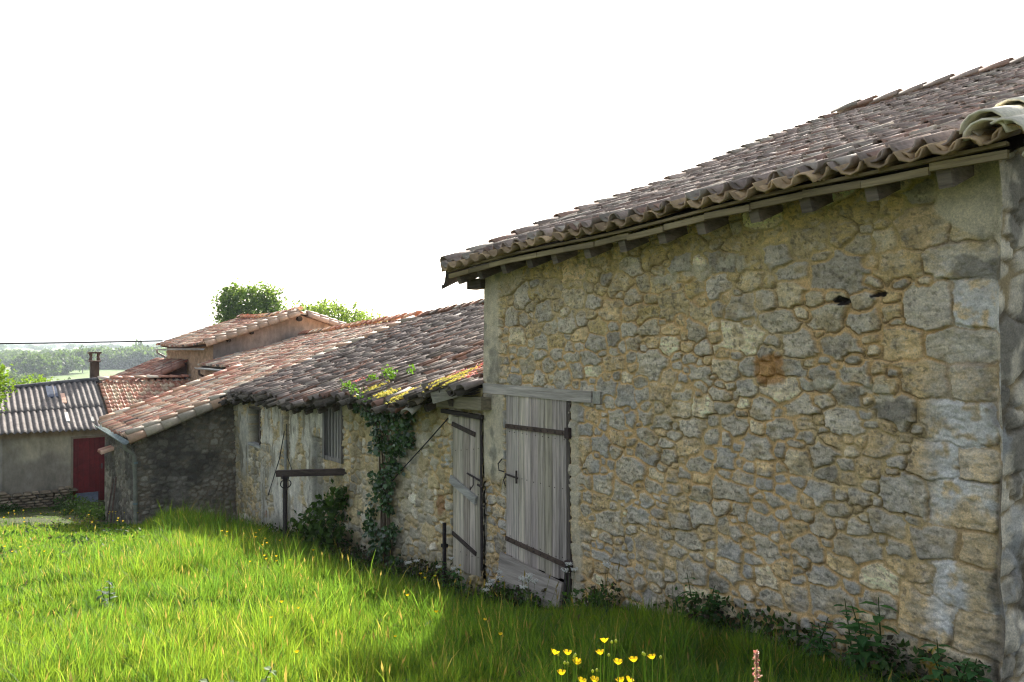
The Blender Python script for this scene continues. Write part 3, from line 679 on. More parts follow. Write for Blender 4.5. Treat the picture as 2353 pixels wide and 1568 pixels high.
# ================================================================ WING with the red tiled roof
XW = 3.07; YW1 = 22.2
wing = empty('farm_wing', (XW, 20, -3.9), 'low wing with red and cream tiled roof above a dark rubble end wall with drainpipe', 'farm building')
def wing_surf(X, Y): 
    base = -1.84+.385*(X-2.93)
    zr = np.interp(Y, [18.27, 22.7, 27], [.80, .63, .45])
    back = 2*XRS-X; 
    z = np.where(np.asarray(X) < XRS, base, -1.84+.385*(back-2.93))
    f = sm(6.0, 9.76, np.minimum(X, back))
    return z+(zr-.79)*f
Pw = make_sites(4, -4.8, -.9, [(.075, 200), (.055, 2000), (.04, 5000)], np.random.default_rng(15)); Pw[:, 0] += 2.8
def wing_col(U, V, idm, s, f1, shade_groove, P, rs):
    n = len(P); b = np.array([.32, .29, .22])*rs.uniform(.5, 1.5, n)[:, None]
    c = b[idm]*s[..., None]+np.array([.24, .20, .14])*(1-s[..., None])
    c = mixc(c, [.30, .28, .22], sm(.56, .7, fbm(U*1.6, V*1.6, 211, 4))*.6)
    c = mixc(c, [.05, .05, .045], sm(.45, .65, fbm(U*1.1, V*1.5, 213, 4))*.6)
    c = mixc(c, [.34, .31, .25], sm(.2, .1, np.abs(U-3.95))*sm(.35, .2, np.abs(V+3.0))*.5)
    return c
relief('end_wall', XW, XB+.02, lambda u: gz(u, YS1)-.4, lambda u: wing_surf(u, YS1)-.10, .022,
       lambda U, V, h: np.stack([U, YS1-.02-h, V], -1), Pw, wing_col, M['stone_far'], wing, seed=6, depth=.025)
Pw2 = make_sites(6, -5, -1.5, [(.09, 200), (.07, 1500), (.05, 2500)], np.random.default_rng(16)); Pw2[:, 0] += 18
relief('side_wall', YS1-.02, YW1, lambda u: gz(XW, u)-.4, lambda u: wing_surf(XW, u)-.10, .03,
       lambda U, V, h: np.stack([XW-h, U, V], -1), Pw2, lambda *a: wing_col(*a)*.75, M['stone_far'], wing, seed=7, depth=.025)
wb = MB()
wb.box((XW+.05, YW1-.3, -6), (6.5, YW1-.05, -1.95), (.3, .25, .17)); wb.build('side_wall', M['plaster'], wing); wb = MB(); wb.box((16.3, YS1, -6), (16.6, 27, -1.7), (.35, .28, .2)); wb.build('rear_wall', M['plaster'], wing)
uw = MB(); uw.box((6.62, YW1-.1, -6), (6.82, 26.98, -.62), (.38, .25, .16)); uw.build('upper_side_wall', M['stone_far'], wing)
rw = np.random.default_rng(41); wr = MB()
tiles(wr, wing_surf, 2.93, XRS, 18.16, 22.1, .197, .29, clay_red, rw, seg=6, L=.43, jit=.9)
tiles(wr, wing_surf, 6.40, XRS, 22.3, 26.85, .197, .29, clay_red, rw, seg=6, L=.43, jit=.9)
tiles(wr, wing_surf, 2*XRS-3, XRS, 18.16, 26.85, .205, .33, clay_red, rw, seg=3, L=.43, jit=.9, pans=False)
WR = wr.build('roof', M['tile_new'], wing, True)
rt = MB(); ridge_tiles(rt, (XRS, 18.2, .86), (XRS, 26.8, .50), clay_red, rw, .12); rt.build('ridge', M['tile_new'], WR, True)
vg = MB(); pal2 = lambda x, y, i, r: (np.array([.42, .36, .26]) if r.random() < .6 else np.array([.45, .29, .18]))*r.uniform(.8, 1.1)
verge(vg, wing_surf, 2.90, XRS, 18.10, -1, pal2, rw, r=.11, lift=.06, expo=.33)
vg.build('verge_tiles', M['tile_new'], WR, True)
vg = MB(); verge(vg, wing_surf, 2.95, 6.4, 22.18, 1, clay_red, rw, r=.1, lift=.05); vg.build('verge_tiles', M['tile_new'], WR, True)
deck('roof_boards', wing_surf, 2.98, XRS, 18.14, 22.15, .07, M['wood_h'], WR, (.15, .12, .09), 14, 8)
deck('roof_boards', wing_surf, 6.45, XRS, 22.15, 26.97, .07, M['wood_h'], WR, (.15, .12, .09), 10, 8)
deck('roof_boards', wing_surf, XRS, 2*XRS-3, 18.14, 26.97, .07, M['wood_h'], WR, (.15, .12, .09), 10, 8)
def gutter(mb, a, b, r=.065, col=(.30, .36, .34)):
    a = np.array(a, float); b = np.array(b, float); d = b-a; L = np.linalg.norm(d); d /= L; side = np.cross(d, [0, 0, 1.]); side /= np.linalg.norm(side); up = np.cross(side, d)
    T, F = tile_template(r, r, L, 8, .006, True); mb.add(a+T[:, :1]*side+T[:, 1:2]*d+T[:, 2:3]*up, [F], col)
gt = MB(); gutter(gt, (2.86, 18.06, -1.90), (2.86, 22.1, -1.86), .075); gt.build('gutter', M['zinc'], wing, True)
gt = MB(); gutter(gt, (6.34, 22.3, -.60), (6.34, 26.9, -.58), .07, (.45, .46, .44)); gt.build('gutter', M['zinc'], wing, True)
dp = MB(); dp.tube([(2.86, 18.16, -1.96), (2.88, 18.16, -2.05), (3.02, 18.20, -2.16), (3.06, 18.20, -2.24), (3.08, 18.20, -3.0), (3.10, 18.20, -4.2)], .042, 10, (.21, .215, .165))
for z in (-2.35, -3.2): dp.tube([(3.075, 18.2, z), (3.075, 18.2, z-.04)], .05, 10, (.2, .26, .24))
dp.build('downpipe', M['zinc'], wing, True)
dp = MB(); dp.tube([(6.34, 26.6, -.66), (6.36, 26.6, -.8), (6.58, 26.65, -.92), (6.6, 26.65, -1.3)], .04, 8, (.12, .09, .08)); dp.build('downpipe', M['zinc'], wing, True)
cp = MB()
for k, y in enumerate((20.9, 21.1, 21.3)):
    T, F = tile_template(.1, .085, .42, 6, .015); cp.add(np.array([2.78, y, -2.46])+np.stack([T[:, 1], T[:, 0], T[:, 2]+T[:, 1]*.3], -1), [F], clay_red(0, 0, 0, rw))
cp.build('coping_tiles', M['tile_new'], wing)

# ================================================================ FARMHOUSE with the gable
YH = 27.0
house = empty('farmhouse', (9.7, 30, -4.8), 'farmhouse with a plastered gable and red tiled roof rising behind the red wing', 'house')
def house_surf(X, Y):
    X = np.asarray(X, float); zp = 1.30-.10*np.sin(np.clip((Y-27)/7, 0, 1)*math.pi)
    return np.where(X < 9.74, zp-.35*(9.74-X), zp-.30*(X-9.74))
hc = (.40, .27, .18)
def hw_col(U, V):
    c = np.ones(U.shape+(3,))*np.array([.48, .36, .28]); c = mixc(c, [.20, .18, .165], sm(.35, .6, fbm(U*.9, V*1.2, 301, 5)+.28*sm(.6, -.6, V)-.12)*.85)
    c = mixc(c, [.44, .28, .17], sm(.7, 1.1, V+.3*(fbm(U, V, 303, 3)))*.5); return c
us = np.linspace(6.88, 13.9, 120); vs = np.linspace(0, 1, 60); U = np.repeat(us[None], 60, 0); Vv = -5.5+vs[:, None]*(house_surf(us, 27)-.09+5.5)[None]
i = np.arange(59)[:, None]*120; k = np.arange(119)[None]; F = np.stack([i+k, i+k+1, i+120+k+1, i+120+k], -1).reshape(-1, 4)
mesh('gable_wall', np.stack([U, np.full_like(U, YH)-.01*fbm(U*3, Vv*3, 305, 3), Vv], -1).reshape(-1, 3), [F], M['plaster'], house, hw_col(U, Vv).reshape(-1, 3), True)
Ph = make_sites(8, -5.5, .4, [(.12, 100), (.09, 900), (.06, 3000)], np.random.default_rng(17)); Ph[:, 0] += 26.8
relief('side_wall', YH, 34, lambda u: u*0-5.5, lambda u: house_surf(6.88, u)-.09, .05, lambda U, V, h: np.stack([6.88-h, U, V], -1), Ph,
       lambda U, V, idm, s, f1, cr, P, rs: (np.array([.46, .31, .20])*rs.uniform(.75, 1.2, len(P))[:, None])[idm]*s[..., None]+np.array([.42, .29, .19])*(1-s[..., None]), M['stone_far'], house, seed=8)
hb = MB(); hb.box((13.6, YH+.02, -6), (13.9, 34, -.1), hc); hb.box((7.0, 33.7, -6), (13.6, 34, .15), hc); hb.build('rear_wall', M['plaster'], house)
rh = np.random.default_rng(51); hr = MB()
tiles(hr, house_surf, 6.58, 9.74, 26.85, 34.1, .205, .33, clay_red, rh, seg=5, L=.43)
tiles(hr, house_surf, 14.1, 9.74, 26.85, 34.1, .205, .33, clay_red, rh, seg=4, L=.43)
HR = hr.build('roof', M['tile_new'], house, True)
ht = MB(); ridge_tiles(ht, (9.74, 26.8, 1.36), (9.74, 34.1, 1.36), clay_red, rh, .12, sag=.10); ht.build('ridge', M['tile_new'], HR, True)
vg = MB(); verge(vg, house_surf, 6.56, 9.74, 26.82, -1, lambda x, y, i, r: np.array([.46, .33, .23])*r.uniform(.8, 1.15), rh, r=.11, lift=.05); vg.build('verge_tiles', M['tile_new'], HR, True); vg = MB(); verge(vg, house_surf, 14.1, 9.74, 26.82, -1, lambda x, y, i, r: np.array([.42, .31, .24])*r.uniform(.8, 1.15), rh, r=.11, lift=.05); vg.build('verge_tiles', M['tile_new'], HR, True)
deck('roof_boards', house_surf, 6.62, 9.74, 26.86, 34.05, .06, M['wood_h'], HR, (.3, .2, .13), 6, 8); deck('roof_boards', house_surf, 9.74, 14.05, 26.86, 34.05, .06, M['wood_h'], HR, (.3, .2, .13), 6, 8)
for (x, dz) in ((7.35, .17), (8.1, .17), (9.74, .24), (11.6, .25)):
    pe = MB(); pe.tube([(x, 26.83, float(house_surf(x, 27))-dz), (x, 27.1, float(house_surf(x, 27))-dz)], .09 if x > 8.5 else .06, 8, (.07, .055, .045)); pe.build('purlin_end', M['wood_h'], HR)
gt = MB(); gutter(gt, (6.50, 26.85, .03), (6.50, 34.1, .02), .07, (.42, .42, .40)); gt.tube([(6.50, 33.95, -.03), (6.52, 33.95, -.14), (6.78, 33.95, -.28), (6.83, 33.95, -.4)], .04, 8, (.42, .42, .4)); gt.build('gutter', M['zinc'], house, True)
# lean-to against the far side wall
lean = empty('lean_to', (6, 32, -5), 'small lean-to with a weathered brown red tiled roof against the farmhouse side wall', 'lean-to')
def lean_surf(X, Y): return -.42+.44*(X-6.85)+0*np.asarray(Y)
rl_ = np.random.default_rng(61); lr = MB(); tiles(lr, lean_surf, 3.6, 6.80, 30.45, 36, .205, .33, lambda x, y, i, r: clay_red(x, y, i, r)*np.array([.6, .52, .52]), rl_, seg=5, L=.43)
LR = lr.build('roof', M['tile_new'], lean, True); vg = MB(); verge(vg, lean_surf, 3.6, 6.8, 30.35, -1, lambda x, y, i, r: np.array([.34, .17, .12])*r.uniform(.7, 1.1), rl_, r=.1, lift=.04); vg.build('verge_tiles', M['tile_new'], LR, True)
deck('roof_boards', lean_surf, 3.65, 6.8, 30.4, 35.95, .06, M['wood_h'], LR, (.2, .12, .1), 6, 6)
lb = MB(); V = [[3.8, 30.55, -6], [6.86, 30.55, -6], [6.86, 30.55, -.50], [3.8, 30.55, -1.86], [3.8, 35.9, -6], [6.86, 35.9, -6], [6.86, 35.9, -.50], [3.8, 35.9, -1.86]]
lb.add(V, [[[0, 1, 2, 3], [5, 4, 7, 6], [4, 0, 3, 7], [1, 5, 6, 2]]], (.20, .13, .12)); lb.build('wall', M['plaster'], lean)

# ================================================================ OUTBUILDING with corrugated roof and red door
YO = 27.0
outb = empty('outbuilding', (2.5, 28, -4.6), 'low grey rendered outbuilding with red door, roof half corrugated sheet and half red tile', 'outbuilding')
def out_surf(X, Y):
    X = np.asarray(X, float); Y = np.asarray(Y, float)
    zr = np.interp(X, [-4, 1.0, 3.0, 3.9, 8], [-1.50, -1.33, -1.14, -1.08, -1.06]); ze = -2.40
    f = np.where(Y < 30.05, (Y-26.7)/3.35, (33.4-Y)/3.35)
    return ze+(zr-ze)*f
U, Vv = np.meshgrid(np.linspace(-3.9, 6.8, 260), np.linspace(-5.2, -2.38, 90)); Yw = YO-.012*fbm(U*2, Vv*2, 401, 4)-.02*sm(.17, .14, np.abs(U-.93))*1.5
c = np.ones(U.shape+(3,))*np.array([.44, .40, .30]); c = mixc(c, [.24, .22, .185], sm(.4, .65, fbm(U*.9, Vv*1.2, 403, 5))*.8); c = mixc(c, [.36, .35, .31], sm(.17, .14, np.abs(U-.93))*.8)
c = mixc(c, [.36, .27, .18], sm(-2.62, -2.5, Vv)*.8); c = mixc(c, [.10, .10, .085], sm(-3.9, -4.6, Vv+.5*(fbm(U*2, Vv, 405, 3)-.5))*.6)
ii = np.arange(89)[:, None]*260; kk = np.arange(259)[None]; F = np.stack([ii+kk, ii+kk+1, ii+260+kk+1, ii+260+kk], -1).reshape(-1, 4)
mesh('wall', np.stack([U, Yw, Vv], -1).reshape(-1, 3), [F], M['plaster'], outb, c.reshape(-1, 3), True)
ob = MB(); ob.box((-3.9, 33.0, -6), (6.8, 33.3, -2.4), (.32, .28, .2)); ob.box((-3.9, YO+.05, -6), (-3.6, 33, -2.5), (.32, .28, .2)); ob.build('rear_wall', M['plaster'], outb)
# corrugated sheets, two overlapping rows
def corr(mb, x0, x1, y0, y1, dz, rng, colr):
    p = .160; nx = int((x1-x0)/p*12); xs = np.linspace(x0, x1, nx); ys_ = np.linspace(y0, y1, 8)
    X, Y = np.meshgrid(xs, ys_); w_ = .5+.5*np.cos(X*2*math.pi/p); Z = out_surf(X, Y)+.055*w_**.8+dz+.01*(fbm(X*3, Y*3, 411, 3)-.5)
    A = np.stack([X, Y, Z], -1).reshape(-1, 3); B = A-np.array([0, 0, .008]); i = np.arange(7)[:, None]*nx; k = np.arange(nx-1)[None]
    F = np.stack([i+k, i+k+1, i+nx+k+1, i+nx+k], -1).reshape(-1, 4); n = len(A)
    e = np.arange(nx-1); F2 = np.stack([e+1, e, e+n, e+1+n], -1)
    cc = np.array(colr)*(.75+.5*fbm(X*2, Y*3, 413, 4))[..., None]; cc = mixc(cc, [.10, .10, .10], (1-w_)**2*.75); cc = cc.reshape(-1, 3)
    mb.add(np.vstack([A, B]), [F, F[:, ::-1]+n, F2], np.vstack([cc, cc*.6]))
ro = np.random.default_rng(71); cr_ = MB(); gc = (.20, .180, .165)
corr(cr_, -3.9, 3.82, 26.66, 28.25, .0, ro, gc); corr(cr_, -3.9, 3.82, 28.12, 29.98, .022, ro, gc); corr(cr_, -3.9, 3.82, 33.4, 30.1, .0, ro, gc)
CR = cr_.build('corrugated_roof', M['cement'], outb, True)
for (x0, x1, y0, y1, c_) in ((2.36, 2.66, 29.0, 29.85, (.07, .085, .12)), (2.72, 2.84, 28.5, 29.2, (.52, .34, .26)), (2.70, 2.80, 27.2, 27.8, (.5, .49, .46)), (3.36, 3.44, 27.1, 27.4, (.42, .41, .38))):
    pt_ = MB(); z0 = float(out_surf((x0+x1)/2, y0)); z1 = float(out_surf((x0+x1)/2, y1))
    pt_.add([[x0, y0, z0+.075], [x1, y0, z0+.075], [x1, y1, z1+.075], [x0, y1, z1+.075], [x0, y0, z0+.0], [x1, y0, z0+.0], [x1, y1, z1+.0], [x0, y1, z1+.0]], [[[0, 1, 2, 3], [0, 4, 5, 1], [1, 5, 6, 2], [2, 6, 7, 3], [3, 7, 4, 0]]], c_); pt_.build('roof_patch', M['cement'], CR)
rc = MB(); xs = np.linspace(-3.9, 3.9, 14)
for a, b in zip(xs[:-1], xs[1:]): rc.tube([(a, 30.04, float(out_surf(a, 30.04))+.06), (b+.03, 30.04, float(out_surf(b, 30.04))+.06)], .085, 8, np.array([.12, .12, .125])*ro.uniform(.8, 1.2))
rc.build('ridge', M['cement'], CR, True)
tr = MB(); tiles(tr, lambda X, Y: out_surf(X, Y)-.01, 26.66, 30.0, 3.98, 7.2, .2, .30, lambda x, y, i, r: (np.array([.60, .29, .18]) if r.random() < .65 else np.array([.66, .50, .33]))*r.uniform(.8, 1.15), ro, axis='y', seg=7, L=.42, jit=.4, rl=.078)
tiles(tr, lambda X, Y: out_surf(X, Y), 33.4, 30.05, 3.98, 7.2, .2, .30, clay_red, ro, axis='y', seg=3, L=.42, jit=.7)
TR = tr.build('tiled_roof', M['tile_new'], outb, True)
rt = MB(); ridge_tiles(rt, (3.9, 30.05, -1.02), (7.2, 30.05, -1.0), clay_red, ro, .11); rt.build('ridge', M['tile_new'], TR, True)
deck('roof_boards', out_surf, 3.86, 7.2, 26.7, 33.3, .06, M['wood_h'], TR, (.15, .12, .09), 5, 9)
rd = MB()
for a in np.linspace(2.86, 3.70, 7)[:-1]: rd.box((a+.002, YO-.05, -4.56), (a+.138, YO-.02, -2.66), np.array([.14, .016, .02])*ro.uniform(.85, 1.15))
RD = rd.build('door', M['zinc'], outb); tag(RD, 'dark red plank door')
hd = MB(); hd.box((3.60, YO-.075, -3.6), (3.64, YO-.05, -3.45), (.1, .08, .08)); hd.build('handle', M['iron'], RD)
df = MB(); df.box((2.80, YO-.06, -4.6), (2.855, YO-.01, -2.6), (.25, .22, .17)); df.box((3.705, YO-.06, -4.6), (3.76, YO-.01, -2.6), (.25, .22, .17)); df.box((2.855, YO-.06, -2.655), (3.705, YO-.01, -2.6), (.27, .22, .16)); df.build('door_frame', M['plaster'], outb)
wd = MB(); wd.box((-.4, YO-.03, -3.15), (.27, YO-.005, -2.55), (.03, .03, .03)); W3 = wd.build('window', M['dark'], outb)
sd = MB(); sd.box((-.5, YO-.10, -3.22), (.34, YO-.005, -3.16), (.33, .29, .22)); sd.build('sill', M['plaster'], W3)
ch = MB(); cx, cy = 3.86, 30.5
ch.box((cx-.13, cy-.15, -2.2), (cx+.13, cy+.15, -.42), (.085, .065, .052)); CH = ch.build('chimney', M['plaster'], outb)
cc_ = MB(); cc_.box((cx-.18, cy-.19, -.42), (cx+.18, cy+.19, -.38), (.14, .09, .07))
for (a, b) in ((-.11, -.12), (.11, -.12), (-.11, .12), (.11, .12)):
    cc_.tube([(cx+a*1.15, cy+b, -.37), (cx+a*.95, cy+b, -.26), (cx+a*1.15, cy+b, -.14)], [.045, .03, .04], 8, (.14, .09, .07))
cc_.box((cx-.19, cy-.20, -.145), (cx+.19, cy+.20, -.085), (.14, .09, .07)); cc_.build('chimney_cap', M['plaster'], CH)
mp = MB(); mp.box((2.92, YO-.14, -4.62), (3.52, YO-.10, -4.28), (.16, .20, .27)); tag(mp.build('metal_sheet', M['zinc']), 'blue grey metal sheet leaning at the foot of the red door', 'metal sheet')
# dry stone heap along the wall
sw = MB(); r9 = np.random.default_rng(81)
def lump(mb, c, s, rng, col, yaw=0.):
    th = np.linspace(0, 2*math.pi, 9)[:-1]; V = [[0, 0, s[2]*.92]]
    for (zz, k_) in ((.72, .75), (-.1, 1), (-.8, .82)):
        for t_ in th:
            q_ = (abs(math.cos(t_))**4+abs(math.sin(t_))**4)**-.25*rng.uniform(.82, 1.05)*k_; V.append([math.cos(t_)*s[0]*q_, math.sin(t_)*s[1]*q_, zz*s[2]*rng.uniform(.85, 1.1)])
    V = np.array(V); ca, sa = math.cos(yaw), math.sin(yaw); V = np.stack([V[:, 0]*ca-V[:, 1]*sa, V[:, 0]*sa+V[:, 1]*ca, V[:, 2]], -1)+np.array(c)
    F4 = [[1+r_*8+k_, 1+(r_+1)*8+k_, 1+(r_+1)*8+(k_+1) % 8, 1+r_*8+(k_+1) % 8] for r_ in range(2) for k_ in range(8)]; F3 = [[0, 1+k_, 1+(k_+1) % 8] for k_ in range(8)]
    mb.add(V, [F4, F3], col)
for lay in range(9):
    x = -1.2+r9.random()*.1
    while x < 2.72:
        wdt = r9.uniform(.06, .16); 
        if -4.66+lay*.075 < -4.08+.05*math.sin(x*3):
            for yy in (26.55, 26.75): lump(sw, (x+wdt, yy+r9.normal(0, .02)+lay*.012, -4.66+lay*.075), (wdt*1.05, .13, r9.uniform(.033, .05)), r9, np.array([.27, .22, .15])*r9.uniform(.45, 1.4), r9.normal(0, .1))
        x += wdt*2.05
tag(sw.build('dry_stone_wall', M['stone_far']), 'low heap of stacked flat stones along the foot of the grey outbuilding wall', 'stone wall')

# ================================================================ small structures in the yard
tp = empty('hitching_rail', (4.47, 13.0, float(gz(4.47, 13))), 'dark timber rail on a single iron post standing before the shed wall', 'rail')
m_ = MB(); m_.tube([(4.47, 13.0, float(gz(4.47, 13))-.1), (4.47, 13.0, -2.1)], .035, 10, (.06, .05, .045)); m_.build('post', M['iron'], tp)
m_ = MB(); m_.beam((4.38, 13.12, -2.06), (5.18, 12.0, -1.96), .09, .105, (.075, .055, .045)); m_.build('rail', M['wood_h'], tp)
m_ = MB(); th = np.linspace(0, 2*math.pi, 14); m_.tube([(4.47+.09*math.cos(a), 13.0-.03, -2.22+.07*math.sin(a)) for a in th], .009, 6, (.05, .04, .04), False); m_.box((4.42, 12.95, -2.14), (4.52, 13.05, -2.08), (.05, .04, .04)); m_.build('ring', M['iron'], tp)
m_ = MB(); m_.beam((4.86, 8.42, float(gz(4.86, 8.42))-.1), (4.86, 8.42, -2.10), .035, .035, (.035, .03, .028), (1, 0, 0)); m_.box((4.84, 8.4, -2.4), (4.9, 8.47, -2.36), (.035, .03, .028))
tag(m_.build('iron_stake', M['iron']), 'dark iron stake in front of the left plank door', 'stake')
m_ = MB(); m_.beam((5.0, 6.30, float(gz(5, 6.3))-.05), (5.06, 6.30, -2.15), .03, .03, (.035, .03, .028), (0, 1, 0)); tag(m_.build('iron_stake', M['iron']), 'short dark iron stake at the right foot of the closed plank door', 'stake')
m_ = MB(); m_.beam((4.75, 8.9, float(gz(4.75, 8.9))+.04), (4.85, 7.95, float(gz(4.85, 7.95))+.05), .12, .05, (.20, .17, .12)); tag(m_.build('fallen_plank', M['wood_h']), 'fallen plank lying in the weeds below the left plank door', 'plank')
m_ = MB(); P0 = np.array([6.70, 33.9, .34]); P1 = np.array([-45., 62., 2.8]); pts = [P0+(P1-P0)*s-np.array([0, 0, 4*1.0*s*(1-s)]) for s in np.linspace(0, 1, 40)]
m_.tube(pts, .028, 5, (.03, .03, .03)); tag(m_.build('power_line', M['dark']), 'thin overhead cable running from the farmhouse across the sky to the left', 'cable')
m_ = MB(); m_.tube([(-45, 62, -9), (-45, 62, -3), (-45, 62, 3.2)], [.16, .13, .1], 8, (.2, .17, .13)); m_.beam((-45.5, 62, 2.9), (-44.5, 62, 2.9), .08, .08, (.2, .17, .13)); tag(m_.build('utility_pole', M['bark']), 'wooden pole carrying the overhead cable beyond the yard', 'pole')

# ================================================================ vegetation
def leafcards(C, size, rng, col, updir=None, aspect=.55, fold=True, flat=.5):
    """diamond leaves around centres C (n,3)."""
    n = len(C); d = rng.normal(0, 1, (n, 3)); d[:, 2] -= .3
    d /= np.linalg.norm(d, axis=1)[:, None]; nr = rng.normal(0, 1, (n, 3))
    if updir is not None: nr = nr*flat+np.asarray(updir)
    s = np.cross(d, nr); s /= np.linalg.norm(s, axis=1)[:, None]+1e-9; up = np.cross(s, d)
    L = (size*rng.uniform(.6, 1.3, n))[:, None]
    V = np.stack([C, C+d*L*.45+s*L*aspect*.5+up*L*.08, C+d*L, C+d*L*.45-s*L*aspect*.5+up*L*.08], 1).reshape(-1, 3)
    F = np.arange(4*n).reshape(-1, 4); c = np.repeat(np.asarray(col), 4, 0) if np.ndim(col) == 2 else np.broadcast_to(col, (4*n, 3))
    return V, F, c
def crown_points(blobs, n, rng, shell=.55):
    w_ = np.array([b[3]**2 for b in blobs]); w_ = w_/w_.sum(); idx = rng.choice(len(blobs), n, p=w_)
    B = np.array(blobs)[idx]; d = rng.normal(0, 1, (n, 3)); d /= np.linalg.norm(d, axis=1)[:, None]
    r = (1+.3*rng.random(n)**5)*rng.uniform(shell, 1.0, n)**.6*(.8+.35*vn(d[:, 0]*3+idx, d[:, 1]*3+d[:, 2]*2, 7))
    return B[:, :3]+d*(B[:, 3]*r)[:, None]*np.array([1, 1, .9])
def tree(name, base, blobs, n, leaf, rng, cols, label, cat, group=None, trunk=.2, lean=(0, 0)):
    t = empty(name, base, label, cat, group); b = np.array(base, float)
    m_ = MB(); ctr = np.mean(np.array(blobs)[:, :3], 0); zt_ = min(q[2] for q in blobs)
    m_.tube([b, b+(ctr-b)*.3*np.array([.5, .5, 1]), b+(ctr-b)*.7], [trunk, trunk*.8, trunk*.5], 8, (.13, .105, .08))
    for q in blobs: 
        p = b+(ctr-b)*rng.uniform(.35, .6); m_.tube([p, (p+np.array(q[:3]))/2+rng.normal(0, .1, 3), q[:3]], [trunk*.4, trunk*.25, trunk*.08], 5, (.13, .105, .08))
    m_.build('trunk', M['bark'], t)
    C0 = crown_points(blobs, n//9, rng); C = np.repeat(C0, 9, 0)+rng.normal(0, leaf*.85, (len(C0)*9, 3)); n = len(C); ci = rng.integers(0, len(cols), n); cl = np.array(cols)[ci]*rng.uniform(.65, 1.3, n)[:, None]*(.7+.6*vn(C[:, 0]*.9, C[:, 1]*.9+C[:, 2]*.9, 9))[:, None]
    ns = 34; bi = rng.integers(0, len(blobs), ns); B = np.array(blobs)[bi]; d = rng.normal(0, 1, (ns, 3)); d[:, 2] = np.abs(d[:, 2])+.3; d /= np.linalg.norm(d, axis=1)[:, None]
    f_ = np.linspace(.9, 1.16, 12); rr_ = np.minimum(B[:, 3], leaf*3.4)
    Sx = (B[:, None, :3]+d[:, None]*(B[:, 3][:, None, None]*.9+(f_[None, :, None]-.9)*2.2*rr_[:, None, None])).reshape(-1, 3)+rng.normal(0, leaf*.22, (ns*12, 3))
    C = np.vstack([C, Sx]); cl = np.vstack([cl, np.array(cols)[rng.integers(0, len(cols), len(Sx))]*1.15])
    V, F, c = leafcards(C, leaf, rng, cl); mesh('crown', V, [F], M['leaf'], t, c); return t
rv = np.random.default_rng(91)
def blobs_around(c, R, k, rng, rr=(.4, .6), zs=.8):
    return [(c[0]+rng.normal(0, .45)*R, c[1]+rng.normal(0, .45)*R, c[2]+rng.uniform(-.7, .6)*R*zs, R*rng.uniform(*rr)) for _ in range(k)]
# tall tree behind the farmhouse: two rounded heads
ct = np.array([21.2, 70.5]); rt_ = np.array([.821, -.571])
bl = []
for (a, z, r_) in ((-2.1, 4.2, .9), (-1.4, 4.8, .95), (-2.25, 3.0, .9), (-.6, 4.2, 1.0), (.9, 4.85, 1.0), (1.8, 4.2, .95), (2.35, 3.2, .8), (2.3, 2.2, .8), (.6, 3.2, 1.3), (-1.2, 2.9, 1.3), (-2.2, 1.6, .9), (.1, .8, 2.0), (1.8, 1.0, 1.2), (-1.2, .3, 1.6), (0, -1.5, 2.4)):
    p = ct+rt_*a*1.0; bl.append((p[0], p[1]+rv.normal(0, .5), z, r_))
tree('broadleaf_tree', (21.2, 70.5, -9.8), bl, 16000, .30, rv, [(.13, .21, .06), (.17, .25, .07), (.10, .16, .05)], 'tall full tree with a two-headed crown rising behind the farmhouse ridge', 'tree', None, .35)
bl = []; c2 = np.array([23.6, 56.6])
for (a, z, r_) in ((-2.6, 2.3, 1.05), (-1.4, 2.4, 1.1), (-.2, 2.4, 1.15), (1.0, 2.0, 1.1), (2.0, 1.6, 1.05), (2.9, 1.3, .95), (3.5, .6, .9), (-1.5, 0, 1.5), (.5, .2, 1.7), (0, -1.5, 2.2), (2, -1.2, 1.4)):
    p = c2+rt_*a; bl.append((p[0], p[1]+rv.normal(0, .4), z, r_))
tree('broadleaf_tree', (23.6, 56.6, -8.2), bl, 14000, .26, rv, [(.18, .26, .07), (.23, .31, .09), (.14, .21, .06)], 'lower dome-shaped pale green tree behind the right slope of the farmhouse roof', 'tree', None, .3)
# bright young tree at the left edge of the yard
bl = [(.50, 23.8, -.75, .50), (.82, 23.6, -1.0, .30), (.2, 24.0, -.4, .45), (.55, 23.7, -1.35, .35), (-.1, 24.0, -1.0, .6), (.1, 23.9, -1.7, .4), (.75, 23.7, -.62, .2), (.45, 23.9, -.25, .22)]
tree('young_tree', (.0, 24.1, float(gz(0, 24.1))), bl, 5200, .10, rv, [(.13, .22, .03), (.17, .26, .03), (.10, .18, .03)], 'bright yellow green young tree at the left edge in front of the corrugated roof', 'tree', None, .06)
# bush just over the ridge
bl = [(2.4, 36, -1.7, .6), (2.9, 36.2, -1.75, .55), (3.4, 36, -1.9, .5), (1.8, 36.2, -2.0, .6)]
tree('yard_bush', (2.6, 36.1, float(gz(2.6, 36.1))), bl, 2600, .12, rv, [(.14, .22, .03), (.11, .18, .03)], 'yellow green bush showing just above the ridge of the corrugated roof left of the chimney', 'bush', None, .06)
